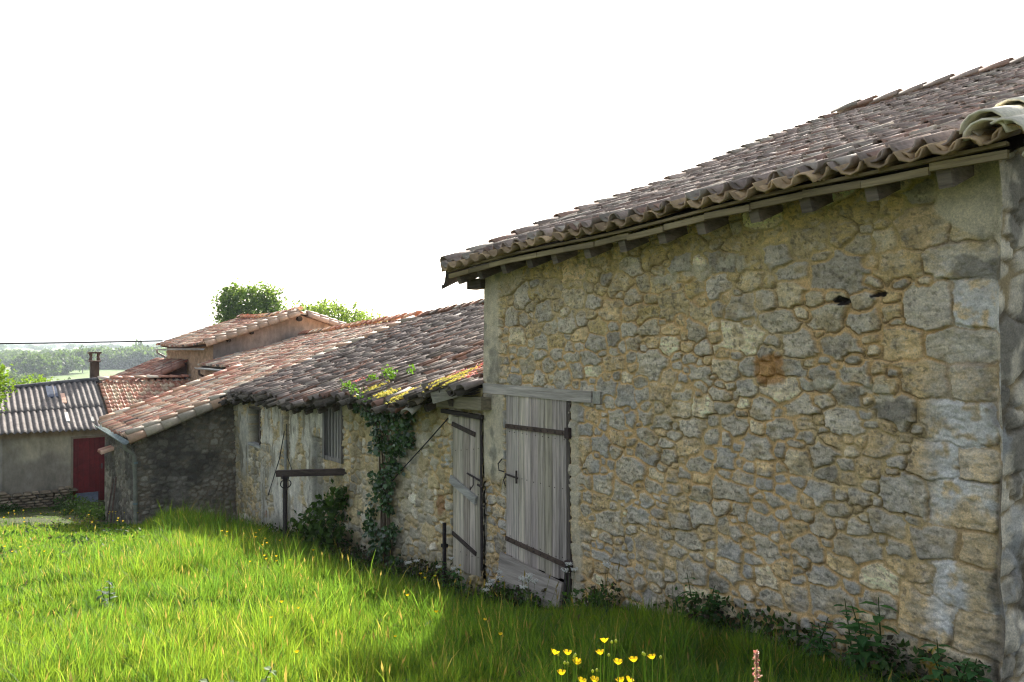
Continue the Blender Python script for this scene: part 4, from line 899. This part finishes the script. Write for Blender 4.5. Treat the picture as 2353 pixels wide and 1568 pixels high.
# valley: shared crowns copied over the hedgerows
proto = []
for k_ in range(4):
    r0 = np.random.default_rng(200+k_); bs = [(r0.normal(0, .38), r0.normal(0, .38), r0.uniform(.45, 1.15), r0.uniform(.35, .55)) for _ in range(9)]
    C = crown_points(bs, 620, r0, .6); cl = np.array([[.06, .10, .035], [.08, .13, .04], [.05, .085, .035]])[r0.integers(0, 3, 620)]*r0.uniform(.7, 1.3, 620)[:, None]
    V, F, c = leafcards(C, .26, r0, cl, None, .8); V[:, 2] = np.maximum(V[:, 2], .02); proto.append((V, F, c))
def view(t_, q): return (q*(.571+.821*t_), q*(.821-.571*t_))
def px(x): return (x-1176)/1834
protos_obj = {}
ORD = ['leftmost', 'second from the left', 'third from the left', 'fourth from the left', 'fifth from the left', 'sixth from the left', 'seventh from the left', 'sixth from the right', 'fifth from the right', 'fourth from the right', 'third from the right', 'second from the right', 'rightmost']
def ordn(j, n): return ORD[j] if j < n/2 else ORD[13-(n-j)]
def valley_tree(x, y, h, wd, kind, label, group):
    z = float(gz(x, y)); V, F, c = proto[kind]
    if kind not in protos_obj:
        t = bpy.data.objects.new('hedgerow_tree', None); COL.objects.link(t)
        a = mesh('crown', V, [F], M['leaf'], None, c); a.parent = t
        m_ = MB(); m_.tube([(0, 0, -.05), (0, 0, .3), (0, 0, .8)], [.05, .04, .02], 6, (.12, .1, .08)); b = m_.build('trunk', M['bark']); b.parent = t
        protos_obj[kind] = (t, a, b); 
    else:
        t0, a0, b0 = protos_obj[kind]; t = t0.copy(); COL.objects.link(t)
        for s_ in (a0, b0): s2_ = s_.copy(); COL.objects.link(s2_); s2_.parent = t
    t.location = (x, y, z-.3); t.scale = (wd, wd, h/1.5); t.rotation_euler = (0, 0, rv.uniform(0, 6.28)); tag(t, label, 'tree', group)
skyl = [(14, 1050, 10), (102*.92, 1150, 11), (130, 1180, 9), (155, 1160, 10), (172, 1200, 9), (205, 1150, 10), (228, 1160, 10), (252, 1170, 9), (272, 1180, 10), (300, 1250, 8)]
for j, (x_, q, h) in enumerate([(6, 1000, 12), (34, 1000, 15), (120, 1050, 14), (146, 1060, 15), (170, 1050, 13), (203, 1050, 15), (230, 1040, 15), (250, 1050, 14), (270, 1060, 17), (300, 1080, 13)]):
    X_, Y_ = view(px(x_*.86), q); valley_tree(X_, Y_, h, h*.55, j % 4, ordn(j, 10)+' small round tree of the row on the skyline', 'trees in the skyline row')
X_, Y_ = view(px(320), 900); valley_tree(X_, Y_, 24, 8, 1, 'tall dark cone-shaped tree standing above the far wood right of the chimney', None); 
X_, Y_ = view(px(190), 640); valley_tree(X_, Y_, 19, 8, 2, 'tall slender tree left of the chimney at the corner of the pale field', None)
for j in range(12):
    x_ = 52+j*9.3+rv.normal(0, 1); q = rv.uniform(560, 640); X_, Y_ = view(px(x_), q); h = rv.uniform(12, 18)*(1 if j < 11 else .8); valley_tree(X_, Y_, h, h*.62, j % 4, ordn(j, 12)+' rounded tree of the copse left of the pale field', 'trees of the copse in the valley')
for j, (x_, q, h) in enumerate(((38, 320, 8), (66, 330, 6), (88, 330, 7), (105, 320, 6), (125, 330, 7.5), (143, 320, 6.5), (160, 340, 8), (182, 330, 6), (240, 380, 8), (262, 400, 9), (286, 400, 8), (305, 420, 8))):
    X_, Y_ = view(px(x_), q); valley_tree(X_, Y_, h, h*.62, j % 4, ordn(j, 12)+' small bushy tree of the near valley just above the outbuilding ridge', 'near valley bushes')
# far woods as masses
def wood(name, spec, rng, label):
    VV = []; FF = []; CC = []; n0 = 0
    for (x_, q, h) in spec:
        X_, Y_ = view(px(x_), q); V, F, c = proto[rng.integers(4)]; a = rng.uniform(0, 6.28)
        W_ = h*.62; P = np.stack([(V[:, 0]*math.cos(a)-V[:, 1]*math.sin(a))*W_+X_, (V[:, 0]*math.sin(a)+V[:, 1]*math.cos(a))*W_+Y_, V[:, 2]*h/1.5+float(gz(X_, Y_))-.5], -1)
        VV.append(P); FF.append(F+n0); n0 += len(P); CC.append(c*rng.uniform(.85, 1.15))
    tag(mesh(name, np.concatenate(VV), [np.concatenate(FF)], M['leaf'], None, np.concatenate(CC)), label, 'wood', None, 'stuff')
wood('far_wood', [(195+i*3.4+rv.normal(0, 2), rv.uniform(720, 800), rv.uniform(14, 19)) for i in range(75)], rv, 'dark mass of woodland behind the pale field in the valley')
wood('far_wood', [(-60+i*4.2, rv.uniform(760, 1000), rv.uniform(9, 14)) for i in range(85)], rv, 'hedges and copses across the far hillside')
wood('far_wood', [(-120+i*5.5, rv.uniform(1500, 3400), rv.uniform(10, 16)) for i in range(170)], rv, 'distant bluish line of woods on the horizon')
wood('far_wood', [(-80+i*8, rv.uniform(380, 520), rv.uniform(5, 9)) for i in range(22)], rv, 'rough hedge crossing the near valley at the left edge')

# ivy, fig bush, weeds
ri = np.random.default_rng(101)
def ivy(label):
    t = empty('ivy', (XB-.1, 10.2, float(gz(XB, 10.2))), label, 'ivy'); n = 6200
    y = ri.uniform(9.6, 11.6, n); z = ri.uniform(-3.0, -.6, n)
    cen = np.interp(z, [-3.0, -2.4, -1.9, -1.3, -1.0, -.7], [10.5, 10.6, 10.45, 10.2, 10.5, 10.75]); wdt = np.interp(z, [-3.0, -2.4, -1.9, -1.3, -1.0, -.7], [.6, .42, .30, .40, .75, .85])
    k_ = (np.abs(y-cen) < wdt*(.35+1.3*vn(y*6, z*5, 3))) & (vn(y*7, z*7, 6) > .40); y = y[k_]; z = z[k_]
    x = XB-.04-.16*ri.random(len(y))*(1.2-np.abs(y-np.interp(z, [-3, -.7], [10.45, 10.5])))
    cl = np.array([[.04, .08, .025], [.05, .10, .03], [.07, .135, .04]])[ri.integers(0, 3, len(y))]*ri.uniform(.6, 1.4, len(y))[:, None]
    V, F, c = leafcards(np.stack([x, y, z], -1), .075, ri, cl, (-1.2, -.5, .5), .9, True, .55); mesh('leaves', V, [F], M['ivy'], t, c)
    m_ = MB()
    for a in range(5): m_.tube([(XB-.05, 10.3+a*.08, -3.1), (XB-.06, 10.35+.06*a+ri.normal(0, .05), -2.2), (XB-.06, 10.3+.1*a, -1.3), (XB-.05, 10.4+.15*a, -.75)], [.02, .016, .012, .006], 6, (.12, .09, .06))
    m_.build('stem', M['bark'], t)
ivy('dark glossy ivy climbing the shed wall up to the broken eave')
def cluster(name, label, cat, blobs, n, leaf, cols, base, rng, mat='leaf', aspect=.6, group=None, stems=4, up=None):
    t = empty(name, base, label, cat, group); C = crown_points(blobs, n, rng, .2); cl = np.array(cols)[rng.integers(0, len(cols), n)]*rng.uniform(.6, 1.4, n)[:, None]
    C[:, 2] = np.maximum(C[:, 2], gz(C[:, 0], C[:, 1])+.01)
    V, F, c = leafcards(C, leaf, rng, cl, up, aspect); mesh('leaves', V, [F], M[mat], t, c)
    m_ = MB()
    for k_ in range(stems):
        q = blobs[k_ % len(blobs)]; m_.tube([np.array(base)+rng.normal(0, .03, 3)*np.array([1, 1, 0]), np.array(base)*.4+np.array(q[:3])*.6, np.array(q[:3])+rng.normal(0, .05, 3)], [.012, .008, .004], 5, (.12, .10, .05))
    m_.build('stem', M['bark'], t)
DG = [(.05, .10, .03), (.065, .125, .038), (.045, .08, .028)]
cluster('wall_bush', 'leafy dark green bush growing against the shed wall under the timber rail', 'bush', [(4.95, 12.1, -2.45, .28), (4.9, 12.5, -2.75, .32), (4.85, 11.9, -2.85, .32), (4.8, 12.9, -3.0, .3), (4.8, 12.3, -3.1, .4), (4.95, 11.9, -2.3, .2)], 950, .12, [(.06, .11, .03), (.075, .13, .04), (.05, .09, .03)], (4.9, 12.3, float(gz(4.9, 12.3))), ri)
cluster('eave_vine', 'small bright green vine shoots on the tiles above the ivy', 'vine', [(4.85, 11.1, -.60, .09), (4.95, 11.6, -.55, .09), (4.83, 10.8, -.68, .07), (5.35, 10.9, -.36, .12), (5.55, 10.6, -.3, .08), (5.2, 11.2, -.42, .08), (4.8, 10.45, -.72, .06)], 300, .045, [(.07, .15, .025), (.09, .18, .03)], (4.9, 10.9, -.75), ri, 'leaf', .9)
# weeds at the foot of the walls and bramble litter
wv = []; n = 9000
y = ri.uniform(7.0, 17.8, n); x = XB-.05-np.abs(ri.normal(0, .34, n)); hgt = .30*ri.random(n)**1.3*np.clip(1-(XB-x)/1.3, .2, 1); keep = vn(x*2.2, y*1.4, 12) > .35
C = np.stack([x, y, gz(x, y)+hgt], -1)[keep]; cl = np.array([[.035, .06, .025], [.05, .08, .03], [.075, .065, .045], [.05, .045, .03]])[ri.integers(0, 4, len(C))]*ri.uniform(.6, 1.4, len(C))[:, None]
V, F, c = leafcards(C, .06, ri, cl, (0, 0, 1.), .7); tag(mesh('ground_cover', V, [F], M['leaf'], None, c), 'low ground ivy and dry litter along the foot of the shed wall', 'undergrowth', None, 'stuff')
n = 6000; y = ri.uniform(2.3, 7.9, n); x = XB-.03-np.abs(ri.normal(0, .22, n)); keep = vn(x*3, y*2.5, 14) > .42; hgt = .28*ri.random(n)**1.5
C = np.stack([x, y, gz(x, y)+hgt], -1)[keep]; cl = np.array(DG+[(.07, .06, .04)])[ri.integers(0, 4, len(C))]*ri.uniform(.6, 1.4, len(C))[:, None]
V, F, c = leafcards(C, .055, ri, cl, (0, 0, 1.), .7); tag(mesh('ground_cover', V, [F], M['leaf'], None, c), 'low weeds along the foot of the barn wall', 'undergrowth', None, 'stuff')
# a plant with opposite broad leaves on a stem
def broad_plant(x, y, h, lf, n, label, cat='weed', cols=DG, rng=ri, group=None):
    z = float(gz(x, y)); t = empty('wild_plant', (x, y, z), label, cat, group); VV = []; FF = []; CC = []; nb = 0; m_ = MB()
    for s_ in range(n):
        bx_, by_ = x+rng.normal(0, .06), y+rng.normal(0, .06); tx_, ty_ = bx_+rng.normal(0, .08), by_+rng.normal(0, .08); hh = h*rng.uniform(.7, 1.05)
        m_.tube([(bx_, by_, z-.02), ((bx_+tx_)/2, (by_+ty_)/2, z+hh*.5), (tx_, ty_, z+hh)], [.006, .005, .003], 5, (.06, .09, .03))
        k_ = 0
        for f_ in np.arange(.3, 1.02, .12):
            a0 = k_*1.6+rng.uniform(0, .6)
            for a in (a0, a0+math.pi):
                L = lf*rng.uniform(.75, 1.2)*(1.25-f_*.6); p = np.array([bx_+(tx_-bx_)*f_, by_+(ty_-by_)*f_, z+hh*f_]); d = np.array([math.cos(a), math.sin(a), rng.uniform(-.15, .35)]); sd_ = np.array([-math.sin(a), math.cos(a), 0])
                q = [p, p+d*L*.3+sd_*L*.27, p+d*L*.65+sd_*L*.2-np.array([0, 0, .06*L]), p+d*L-np.array([0, 0, .3*L]), p+d*L*.65-sd_*L*.2-np.array([0, 0, .06*L]), p+d*L*.3-sd_*L*.27, p+d*L*.45+np.array([0, 0, -.05*L])]
                VV += q; FF += [[nb, nb+1, nb+6], [nb+1, nb+2, nb+6], [nb+2, nb+3, nb+6], [nb+3, nb+4, nb+6], [nb+4, nb+5, nb+6], [nb+5, nb, nb+6]]; nb += 7
                CC += [np.array(cols[rng.integers(len(cols))])*rng.uniform(.8, 1.3)]*7
            k_ += 1
    mesh('leaves', np.array(VV), [np.array(FF)], M['leaf'], t, np.array(CC)); m_.build('stem', M['leaf'], t)
GG = [(.06, .15, .05), (.08, .18, .055)]
broad_plant(4.95, 2.98, .55, .15, 5, 'tall broad-leaved green weed against the barn wall near the right corner', cols=GG)
broad_plant(4.85, 2.40, .42, .13, 4, 'dark broad-leaved weed at the foot of the right corner of the barn', cols=GG)
broad_plant(5.0, 4.42, .42, .10, 4, 'small leafy weed halfway along the foot of the barn wall', cols=GG)
broad_plant(4.9, 3.35, .32, .08, 5, 'low leafy weed just left of the tall weed near the barn corner', cols=GG)
broad_plant(4.85, 8.05, .45, .12, 3, 'leafy weed growing between the two plank doors', cols=GG)
broad_plant(5.0, 6.0, .30, .08, 3, 'small weed at the wall just right of the closed plank door', cols=GG)

# ------------------------------------------------------------ grass
def in_yard(x, y):
    q = q_of(x, y)
    return (x < XB-.12) & ((y < 18.1) | (x < XW-.15)) & (y < 26.4)
def grass(n, rng, dark=False):
    t_ = rng.uniform(-.86, .82, n*2); u = rng.random(n*2); a, b = 1.6, 25.
    p = -.55; q = (a**(p+1)+u*(b**(p+1)-a**(p+1)))**(1/(p+1))
    x, y = view(t_, q); x = x; k_ = in_yard(x, y); 
    # thin sward by the walls and in the trampled court
    d_w = np.where(y < 18.2, XB-x, 9); thin = np.clip(.25+.75*sm(.3, 1.1, d_w-.35*sm(7, 9, y)), 0, 1)*np.where(q > 17.0, .28+.5*sm(.45, .6, vn(x*1.2, y*1.2, 23)), 1)
    k_ &= rng.random(len(x)) < thin; x = x[k_][:n]; y = y[k_][:n]; q = q[k_][:n]; m = len(x)
    cl = fbm(x*1.1, y*1.1, 21, 3); cl2 = vn(x*5, y*5, 22)
    bank = np.exp(-((q-14.6)/1.3)**2)*.9*sm(-.52, -.44, (x*.821-y*.571)/q)
    H = (.10+.30*cl)*(.7+.6*cl2)*rng.uniform(.55, 1.25, m)*(1+bank)
    H *= (1-.62*sm(9, 12.5, q)*sm(-.40, -.47, (x*.821-y*.571)/q))*np.where(q > 16.9, .42, 1)*np.clip(.5+.6*sm(.1, 1.2, np.where(y < 18.2, XB-x, 9)), 0, 1)
    tall = rng.random(m) < .04; H = np.where(tall, H*1.5, H)
    wd_ = (.0013+.00030*q)*rng.uniform(.7, 1.35, m)
    az = rng.uniform(0, 2*math.pi, m)*.7+.9; az = rng.uniform(0, 6.283, m); ln = H*rng.uniform(.05, .6, m)
    dx, dy = np.cos(az), np.sin(az); face = rng.uniform(0, 6.283, m); sx, sy = np.cos(face), np.sin(face)
    z = gz(x, y)-.02
    def sec(f, wf): 
        b_ = f**2; cx_ = x+dx*ln*b_; cy_ = y+dy*ln*b_; cz_ = z+H*(f-.25*b_*f*np.clip(ln/H, 0, 1))
        return np.stack([cx_-sx*wd_*wf, cy_-sy*wd_*wf, cz_], -1), np.stack([cx_+sx*wd_*wf, cy_+sy*wd_*wf, cz_], -1)
    a0, b0 = sec(0., .9); a1, b1 = sec(.4, 1.); a2, b2 = sec(.75, .7); tp_, _ = sec(1., 0.)
    V = np.stack([a0, b0, a1, b1, a2, b2, tp_], 1).reshape(-1, 3); o = np.arange(m)[:, None]*7
    F4 = np.concatenate([o+np.array([0, 1, 3, 2]), o+np.array([2, 3, 5, 4])]); F3 = o+np.array([4, 5, 6])
    base = np.array([.040, .092, .018]); yel = np.array([.058, .112, .018]); blu = np.array([.030, .080, .018]); straw = np.array([.115, .125, .055])
    k2 = rng.random(m)[:, None]; w2 = sm(.35, .65, fbm(x*.7, y*.7, 25, 3))[:, None]
    c = base*(1-w2)+yel*w2; c = np.where(k2 < .2+.3*sm(.5, .75, fbm(x*1.6+9, y*1.6, 29, 3))[:, None], blu, c); c = np.where(k2 > .93, straw, c); c = c*rng.uniform(.75, 1.25, m)[:, None]
    tag(mesh('grass', V, [F4, F3], M['grass'], None, np.repeat(c, 7, 0)), 'tall unmown grass of the sloping meadow', 'grass', None, 'stuff')
grass(640000, np.random.default_rng(111))
# broad leaves and thatch low in the sward
rm = np.random.default_rng(117); n = 26000; q = 2.5+15*rm.random(n)**.7; t_ = rm.uniform(-.8, .6, n); x, y = view(t_, q); k_ = in_yard(x, y) & (vn(x*2.3, y*2.3, 27) > .58)
x = x[k_]; y = y[k_]; hz_ = .05+.20*rm.random(len(x))*vn(x*1.3, y*1.3, 28)
cl = np.array([[.04, .085, .025], [.03, .07, .025], [.11, .10, .06], [.05, .10, .03]])[rm.integers(0, 4, len(x))]*rm.uniform(.6, 1.3, len(x))[:, None]
V, F, c = leafcards(np.stack([x, y, gz(x, y)+hz_], -1), .075, rm, cl, (0, 0, 1.), .5, True, .9); tag(mesh('meadow_herbs', V, [F], M['leaf'], None, c), 'broad leaves, clover and thatch low among the meadow grass', 'herbs', None, 'stuff')
# seed stalks
rg = np.random.default_rng(121); n = 900; q = 2.2+16*rg.random(n)**.8; t_ = rg.uniform(-.8, .45, n); x, y = view(t_, q); k_ = in_yard(x, y) & (x < XB-.5) & ((q < 11) | (t_ > -.4)); x = x[k_]; y = y[k_]; q = q[k_]; m = len(x); z = gz(x, y); H = rg.uniform(.25, .46, m); az = rg.uniform(0, 6.28, m); ln = rg.uniform(.02, .18, m)
tx_ = x+np.cos(az)*ln; ty_ = y+np.sin(az)*ln; w1 = .0007+.00012*q; VV = []; FF = []; CC = []
hs_ = rg.uniform(.04, .10, m); hw = rg.uniform(.003, .006, m)+.0002*q
for s_ in (0, 1):
    ax = np.array([.821, -.571, 0]) if s_ == 0 else np.array([.571, .821, 0])
    B0 = np.stack([x, y, z], -1); T0 = np.stack([tx_, ty_, z+H], -1); D = T0-B0; D /= np.linalg.norm(D, axis=1)[:, None]
    if s_ == 0:
        VV.append(np.stack([B0-ax*w1[:, None], B0+ax*w1[:, None], T0+ax*w1[:, None], T0-ax*w1[:, None]], 1).reshape(-1, 3)); CC.append(np.broadcast_to(np.array([.05, .075, .02]), (m*4, 3)))
    VV.append(np.stack([T0, T0+D*hs_[:, None]*.4+ax*hw[:, None], T0+D*hs_[:, None], T0+D*hs_[:, None]*.4-ax*hw[:, None]], 1).reshape(-1, 3)); CC.append(np.repeat(np.array([.10, .10, .05])*rg.uniform(.7, 1.2, m)[:, None], 4, 0))
V = np.concatenate(VV); tag(mesh('seeding_grass', V, [np.arange(len(V)).reshape(-1, 4)], M['grass'], None, np.concatenate(CC)), 'thin grass stalks carrying tan seed heads across the meadow', 'grass', None, 'stuff')

# ------------------------------------------------------------ flowers
def flower_cup(r, h, col, seg=5):
    V = [[0, 0, 0]]; F = []
    for k_ in range(seg):
        a = 2*math.pi*k_/seg; b = .62
        V += [[math.cos(a-b)*r*.6, math.sin(a-b)*r*.6, h*.45], [math.cos(a-b*.75)*r, math.sin(a-b*.75)*r, h], [math.cos(a)*r*1.12, math.sin(a)*r*1.12, h*1.08], [math.cos(a+b*.75)*r, math.sin(a+b*.75)*r, h], [math.cos(a+b)*r*.6, math.sin(a+b)*r*.6, h*.45], [math.cos(a)*r*.62, math.sin(a)*r*.62, h*.38]]
        o = 1+6*k_; F += [[0, o, o+5], [o, o+1, o+5], [o+1, o+2, o+5], [o+2, o+3, o+5], [o+3, o+4, o+5], [o+4, 0, o+5]]
    return np.array(V), np.array(F)
YEL = np.array([.80, .56, .01]); rf = np.random.default_rng(131)
def butter_plant(base, heads, buds, label):
    z = float(gz(*base)); t = empty('buttercup_plant', (*base, z), label, 'flower'); m_ = MB(); b = np.array([*base, z])
    for j, (hx, hy, hz) in enumerate(heads):
        h_ = np.array([hx, hy, hz]); mid = b*.35+h_*.65; mid[:2] = b[:2]*.6+h_[:2]*.4
        m_.tube([b, b*.6+mid*.4+rf.normal(0, .006, 3), mid, h_], [.0030, .0027, .0023, .0017], 5, (.20, .30, .06))
        V, F = flower_cup(.0148, .0145, YEL); fm = MB(); tl = Matrix.Rotation(rf.normal(0, .25), 3, 'X') @ Matrix.Rotation(rf.normal(0, .25), 3, 'Y')
        fm.add(np.array([tl @ Vector(v) for v in V])+h_, [F], YEL*rf.uniform(.9, 1.1)); fm.build('flower', M['petal'], t)
    for (hx, hy, hz) in buds:
        h_ = np.array([hx, hy, hz]); mid = b*.3+h_*.7; mid[:2] = b[:2]*.55+h_[:2]*.45
        m_.tube([b, mid, h_], [.002, .0018, .0012], 5, (.17, .26, .05)); bm_ = MB(); bm_.tube([h_, h_+[0, 0, .003], h_+[0, 0, .008], h_+[0, 0, .011]], [.002, .0048, .0048, .0015], 7, (.38, .42, .08)); bm_.build('bud', M['leaf'], t)
    for k_ in range(3):
        p = b+np.array([rf.normal(0, .03), rf.normal(0, .03), rf.uniform(.3, .6)]); m_.beam(p, p+np.array([rf.normal(0, .04), rf.normal(0, .04), .05]), .004, .001, (.12, .22, .04))
    m_.build('stem', M['leaf'], t, True)
butter_plant((1.729, 2.148), [(1.698, 2.186, -1.053), (1.747, 2.175, -1.062), (1.761, 2.141, -1.085), (1.677, 2.12, -1.097), (1.789, 2.15, -1.16)], [(1.711, 2.181, -1.059), (1.735, 2.117, -1.046), (1.733, 2.173, -1.09), (1.736, 2.16, -1.088), (1.753, 2.145, -1.065)],
    'leftmost tall yellow buttercup in the foreground, with five flowers')
butter_plant((1.851, 2.123), [(1.854, 2.123, -1.068), (1.879, 2.13, -1.033), (1.815, 2.112, -1.15)], [(1.872, 2.101, -1.071), (1.872, 2.085, -1.021), (1.913, 2.109, -1.033), (1.831, 2.139, -1.13), (1.835, 2.121, -1.121)],
    'tallest yellow buttercup in the foreground, its top flower highest of all')
butter_plant((1.854, 1.999), [(1.813, 1.99, -1.05), (1.871, 1.975, -1.05), (1.864, 1.993, -1.121), (1.835, 1.999, -1.119)], [(1.87, 2.052, -1.073)],
    'foreground buttercup with four flowers, second from the right')
butter_plant((2.037, 2.055), [(2.066, 2.084, -1.118)], [(1.934, 1.995, -1.046), (1.961, 2.016, -1.062), (2.056, 2.033, -1.097)],
    'rightmost buttercup in the foreground, with a single flower and branching buds')
# buttercups scattered over the meadow: (distance ahead, bearing)
proto_b = None; V, F = flower_cup(.016, .014, YEL)
def meadow_buttercup(q, t_, hgt=.42):
    global proto_b
    x, y = view(t_, q); z = float(gz(x, y))
    if proto_b is None:
        r = bpy.data.objects.new('buttercup', None); COL.objects.link(r)
        fm = MB(); 
        for (a, b, c_) in ((0, 0, 1),): fm.add(V+np.array([a, b, c_*.42]), [F], YEL)
        f_ = fm.build('flower', M['petal']); f_.parent = r
        s_ = MB()
        for (a, b, c_) in ((0, 0, 1),): s_.tube([(0, 0, 0), (a*.4, b*.4, .2), (a, b, c_*.42)], [.002, .002, .0015], 4, (.17, .26, .05))
        s_ = s_.build('stem', M['leaf']); s_.parent = r; proto_b = (r, f_, s_)
    else:
        r = proto_b[0].copy(); COL.objects.link(r)
        for k_ in proto_b[1:]: c_ = k_.copy(); COL.objects.link(c_); c_.parent = r
    r.location = (x, y, z); k_ = hgt/.42; r.scale = (k_, k_, k_); r.rotation_euler = (0, 0, rf.uniform(0, 6.28)); tag(r, 'small yellow buttercup among the sunlit meadow grass', 'flower', 'buttercups scattered over the meadow')
for (t_, q, s_, k_) in ((-.54, 16.5, .035, 9), (-.51, 16.2, .03, 9), (-.62, 15, .02, 4), (-.6, 13.5, .02, 3), (-.55, 13.5, .015, 3), (-.50, 12.8, .012, 3), (-.355, 11.0, .03, 8), (-.315, 10.2, .02, 5), (-.62, 9.6, .03, 6), (-.30, 8.6, .02, 4), (-.33, 17.8, .02, 2), (-.245, 8.8, .02, 4), (-.12, 8.2, .03, 3), (-.28, 5.9, .03, 4), (-.10, 5.6, .04, 3), (-.05, 9.0, .02, 2), (-.02, 5.2, .02, 2), (.0, 8.4, .02, 2)):
    for _ in range(k_): meadow_buttercup(q+rf.normal(0, .35), t_+rf.normal(0, s_), rf.uniform(.30, .40))
# cow parsley, white umbels in the shade
def parsley(x, y, h, label):
    z = float(gz(x, y)); t = empty('white_umbel_plant', (x, y, z), label, 'flower', 'white umbel flowers below the doors'); m_ = MB(); fl = MB()
    for k_ in range(rf.integers(2, 4)):
        tx_, ty_ = x+rf.normal(0, .05), y+rf.normal(0, .05); hz = z+h*rf.uniform(.85, 1.05); m_.tube([(x, y, z-.02), ((x+tx_)/2, (y+ty_)/2, z+h*.5), (tx_, ty_, hz-.03)], [.003, .0025, .002], 4, (.08, .13, .05))
        for j in range(9):
            a = j*2.4; r = .010+.0035*j; p = np.array([tx_+math.cos(a)*r, ty_+math.sin(a)*r, hz+rf.normal(0, .003)]); m_.tube([(tx_, ty_, hz-.03), p], [.001, .0008], 3, (.1, .15, .06))
            for _ in range(6): 
                c_ = p+rf.normal(0, .006, 3); fl.add(c_+np.array([[.007, 0, 0], [0, .007, 0], [-.007, 0, 0], [0, -.007, 0], [0, 0, .004]]), [[[0, 1, 4], [1, 2, 4], [2, 3, 4], [3, 0, 4]]], (.75, .76, .70))
    fl.build('flower', M['petal'], t); m_.build('stem', M['leaf'], t)
for k_, (x, y, h, lb) in enumerate(((4.45, 7.75, .50, 'leftmost white umbel flower, in the shade below the left plank door'), (4.40, 7.35, .45, 'white umbel flower before the left end of the pale threshold board'), (4.62, 6.95, .42, 'white umbel flower touching the middle of the pale threshold board'), (4.25, 6.55, .42, 'white umbel flower low in the grass before the threshold board'), (4.35, 5.95, .45, 'white umbel flower just right of the threshold board'), (4.50, 5.55, .52, 'white umbel flower a step right of the door against the wall foot'), (4.45, 5.05, .52, 'largest white umbel cluster, before the barn wall right of the door'), (4.05, 5.6, .40, 'white umbel flower deep in the shaded grass below the barn wall'), (4.30, 8.15, .45, 'white umbel flower at the edge of the sunlit grass'))):
    parsley(x, y, h, lb)
# sorrel spikes
def sorrel(x, y, h, top, label, name='sorrel_spike', r=.012):
    z = float(gz(x, y)); t = empty(name, (x, y, z), label, 'wild plant'); m_ = MB(); zt_ = z+h
    m_.tube([(x, y, z-.02), (x+.01, y, z+h*.5), (x-.005, y+.01, zt_)], [.003, .0026, .0012], 5, (.20, .20, .08)); m_.build('stem', M['leaf'], t)
    n = 520; f_ = rf.random(n); C = np.stack([x-.005+rf.normal(0, r*.55, n)*(1.2-f_)*(.35+1.3*np.sin(f_*21+.6)**4), y+.01+rf.normal(0, r*.55, n)*(1.2-f_)*(.35+1.3*np.sin(f_*21)**4), zt_-top+top*f_*1.05], -1)
    cl = np.array([[.60, .22, .18], [.42, .42, .16], [.62, .38, .30]])[rf.integers(0, 3, n)]; V_, F_, c_ = leafcards(C, .0075, rf, cl, None, .9); mesh('flower_head', V_, [F_], M['petal'], t, c_)
sorrel(2.075, 1.62, .96, .15, 'pinkish sorrel spike standing in sunlight in the bottom right foreground')
sorrel(4.55, 14.2, .62, .12, 'small reddish seed spike on the grass bank before the shed wall', r=.03)
# dock-like stalk and pale weed in the lit meadow
broad_plant(1.30, 4.55, .34, .10, 3, 'pale leafy weed standing in the sunlit meadow grass at the lower left centre', cols=[(.09, .15, .035), (.11, .17, .05)])
broad_plant(1.15, 7.95, .38, .10, 2, 'dark leafy weed in the middle of the sunlit meadow', cols=[(.05, .09, .05)])
# nettles and debris patch in the court
cluster('weed_patch', 'sunlit yellow green weeds on the bare patch of the court by the outbuilding', 'weeds', [(1.75, 19.6, -4.0, .35), (2.3, 20.0, -4.05, .35), (1.2, 19.4, -4.05, .3), (2.5, 20.3, -3.95, .2)], 1500, .07, [(.20, .25, .05), (.16, .22, .04), (.28, .22, .12)], (1.9, 19.7, float(gz(1.9, 19.7))), ri)
cluster('weed_patch', 'dark weeds in the shaded corner between the red door and the wing', 'weeds', [(2.7, 24.5, -4.35, .4), (2.9, 23.4, -4.3, .4), (2.6, 25.6, -4.4, .4), (2.85, 22.3, -4.2, .35), (1.2, 26.2, -4.5, .3), (.6, 26.1, -4.5, .3)], 2600, .08, DG, (2.7, 24.4, float(gz(2.7, 24.4))), ri)
m_ = MB(); m_.beam((2.75, 19.3, -4.1), (2.98, 20.0, -2.9), .03, .03, (.12, .08, .06)); m_.beam((2.7, 19.6, -4.1), (2.98, 20.4, -3.0), .03, .03, (.11, .08, .06)); tag(m_.build('leaning_poles', M['wood_h']), 'thin dark poles leaning on the wing side wall behind the downpipe', 'poles')

# ------------------------------------------------------------ haze over the valley
hm, ht_, hb_ = nt('haze_air'); ht_.nodes.remove(hb_)
pv = ht_.nodes.new('ShaderNodeVolumePrincipled'); pv.inputs['Color'].default_value = (.78, .9, 1, 1); pv.inputs['Density'].default_value = .00014; pv.inputs['Anisotropy'].default_value = .3; hm.cycles.homogeneous_volume = True; pv.inputs['Density Attribute'].default_value = ''
ht_.links.new(pv.outputs[0], ht_.nodes['Material Output'].inputs['Volume'])
hz = MB(); hz.box((-4700, -4700, -45), (4700, 4700, 52), (1, 1, 1)); tag(hz.build('haze', hm), kind='stuff')
print('verts', sum(len(o.data.vertices) for o in bpy.data.objects if o.type == 'MESH'))
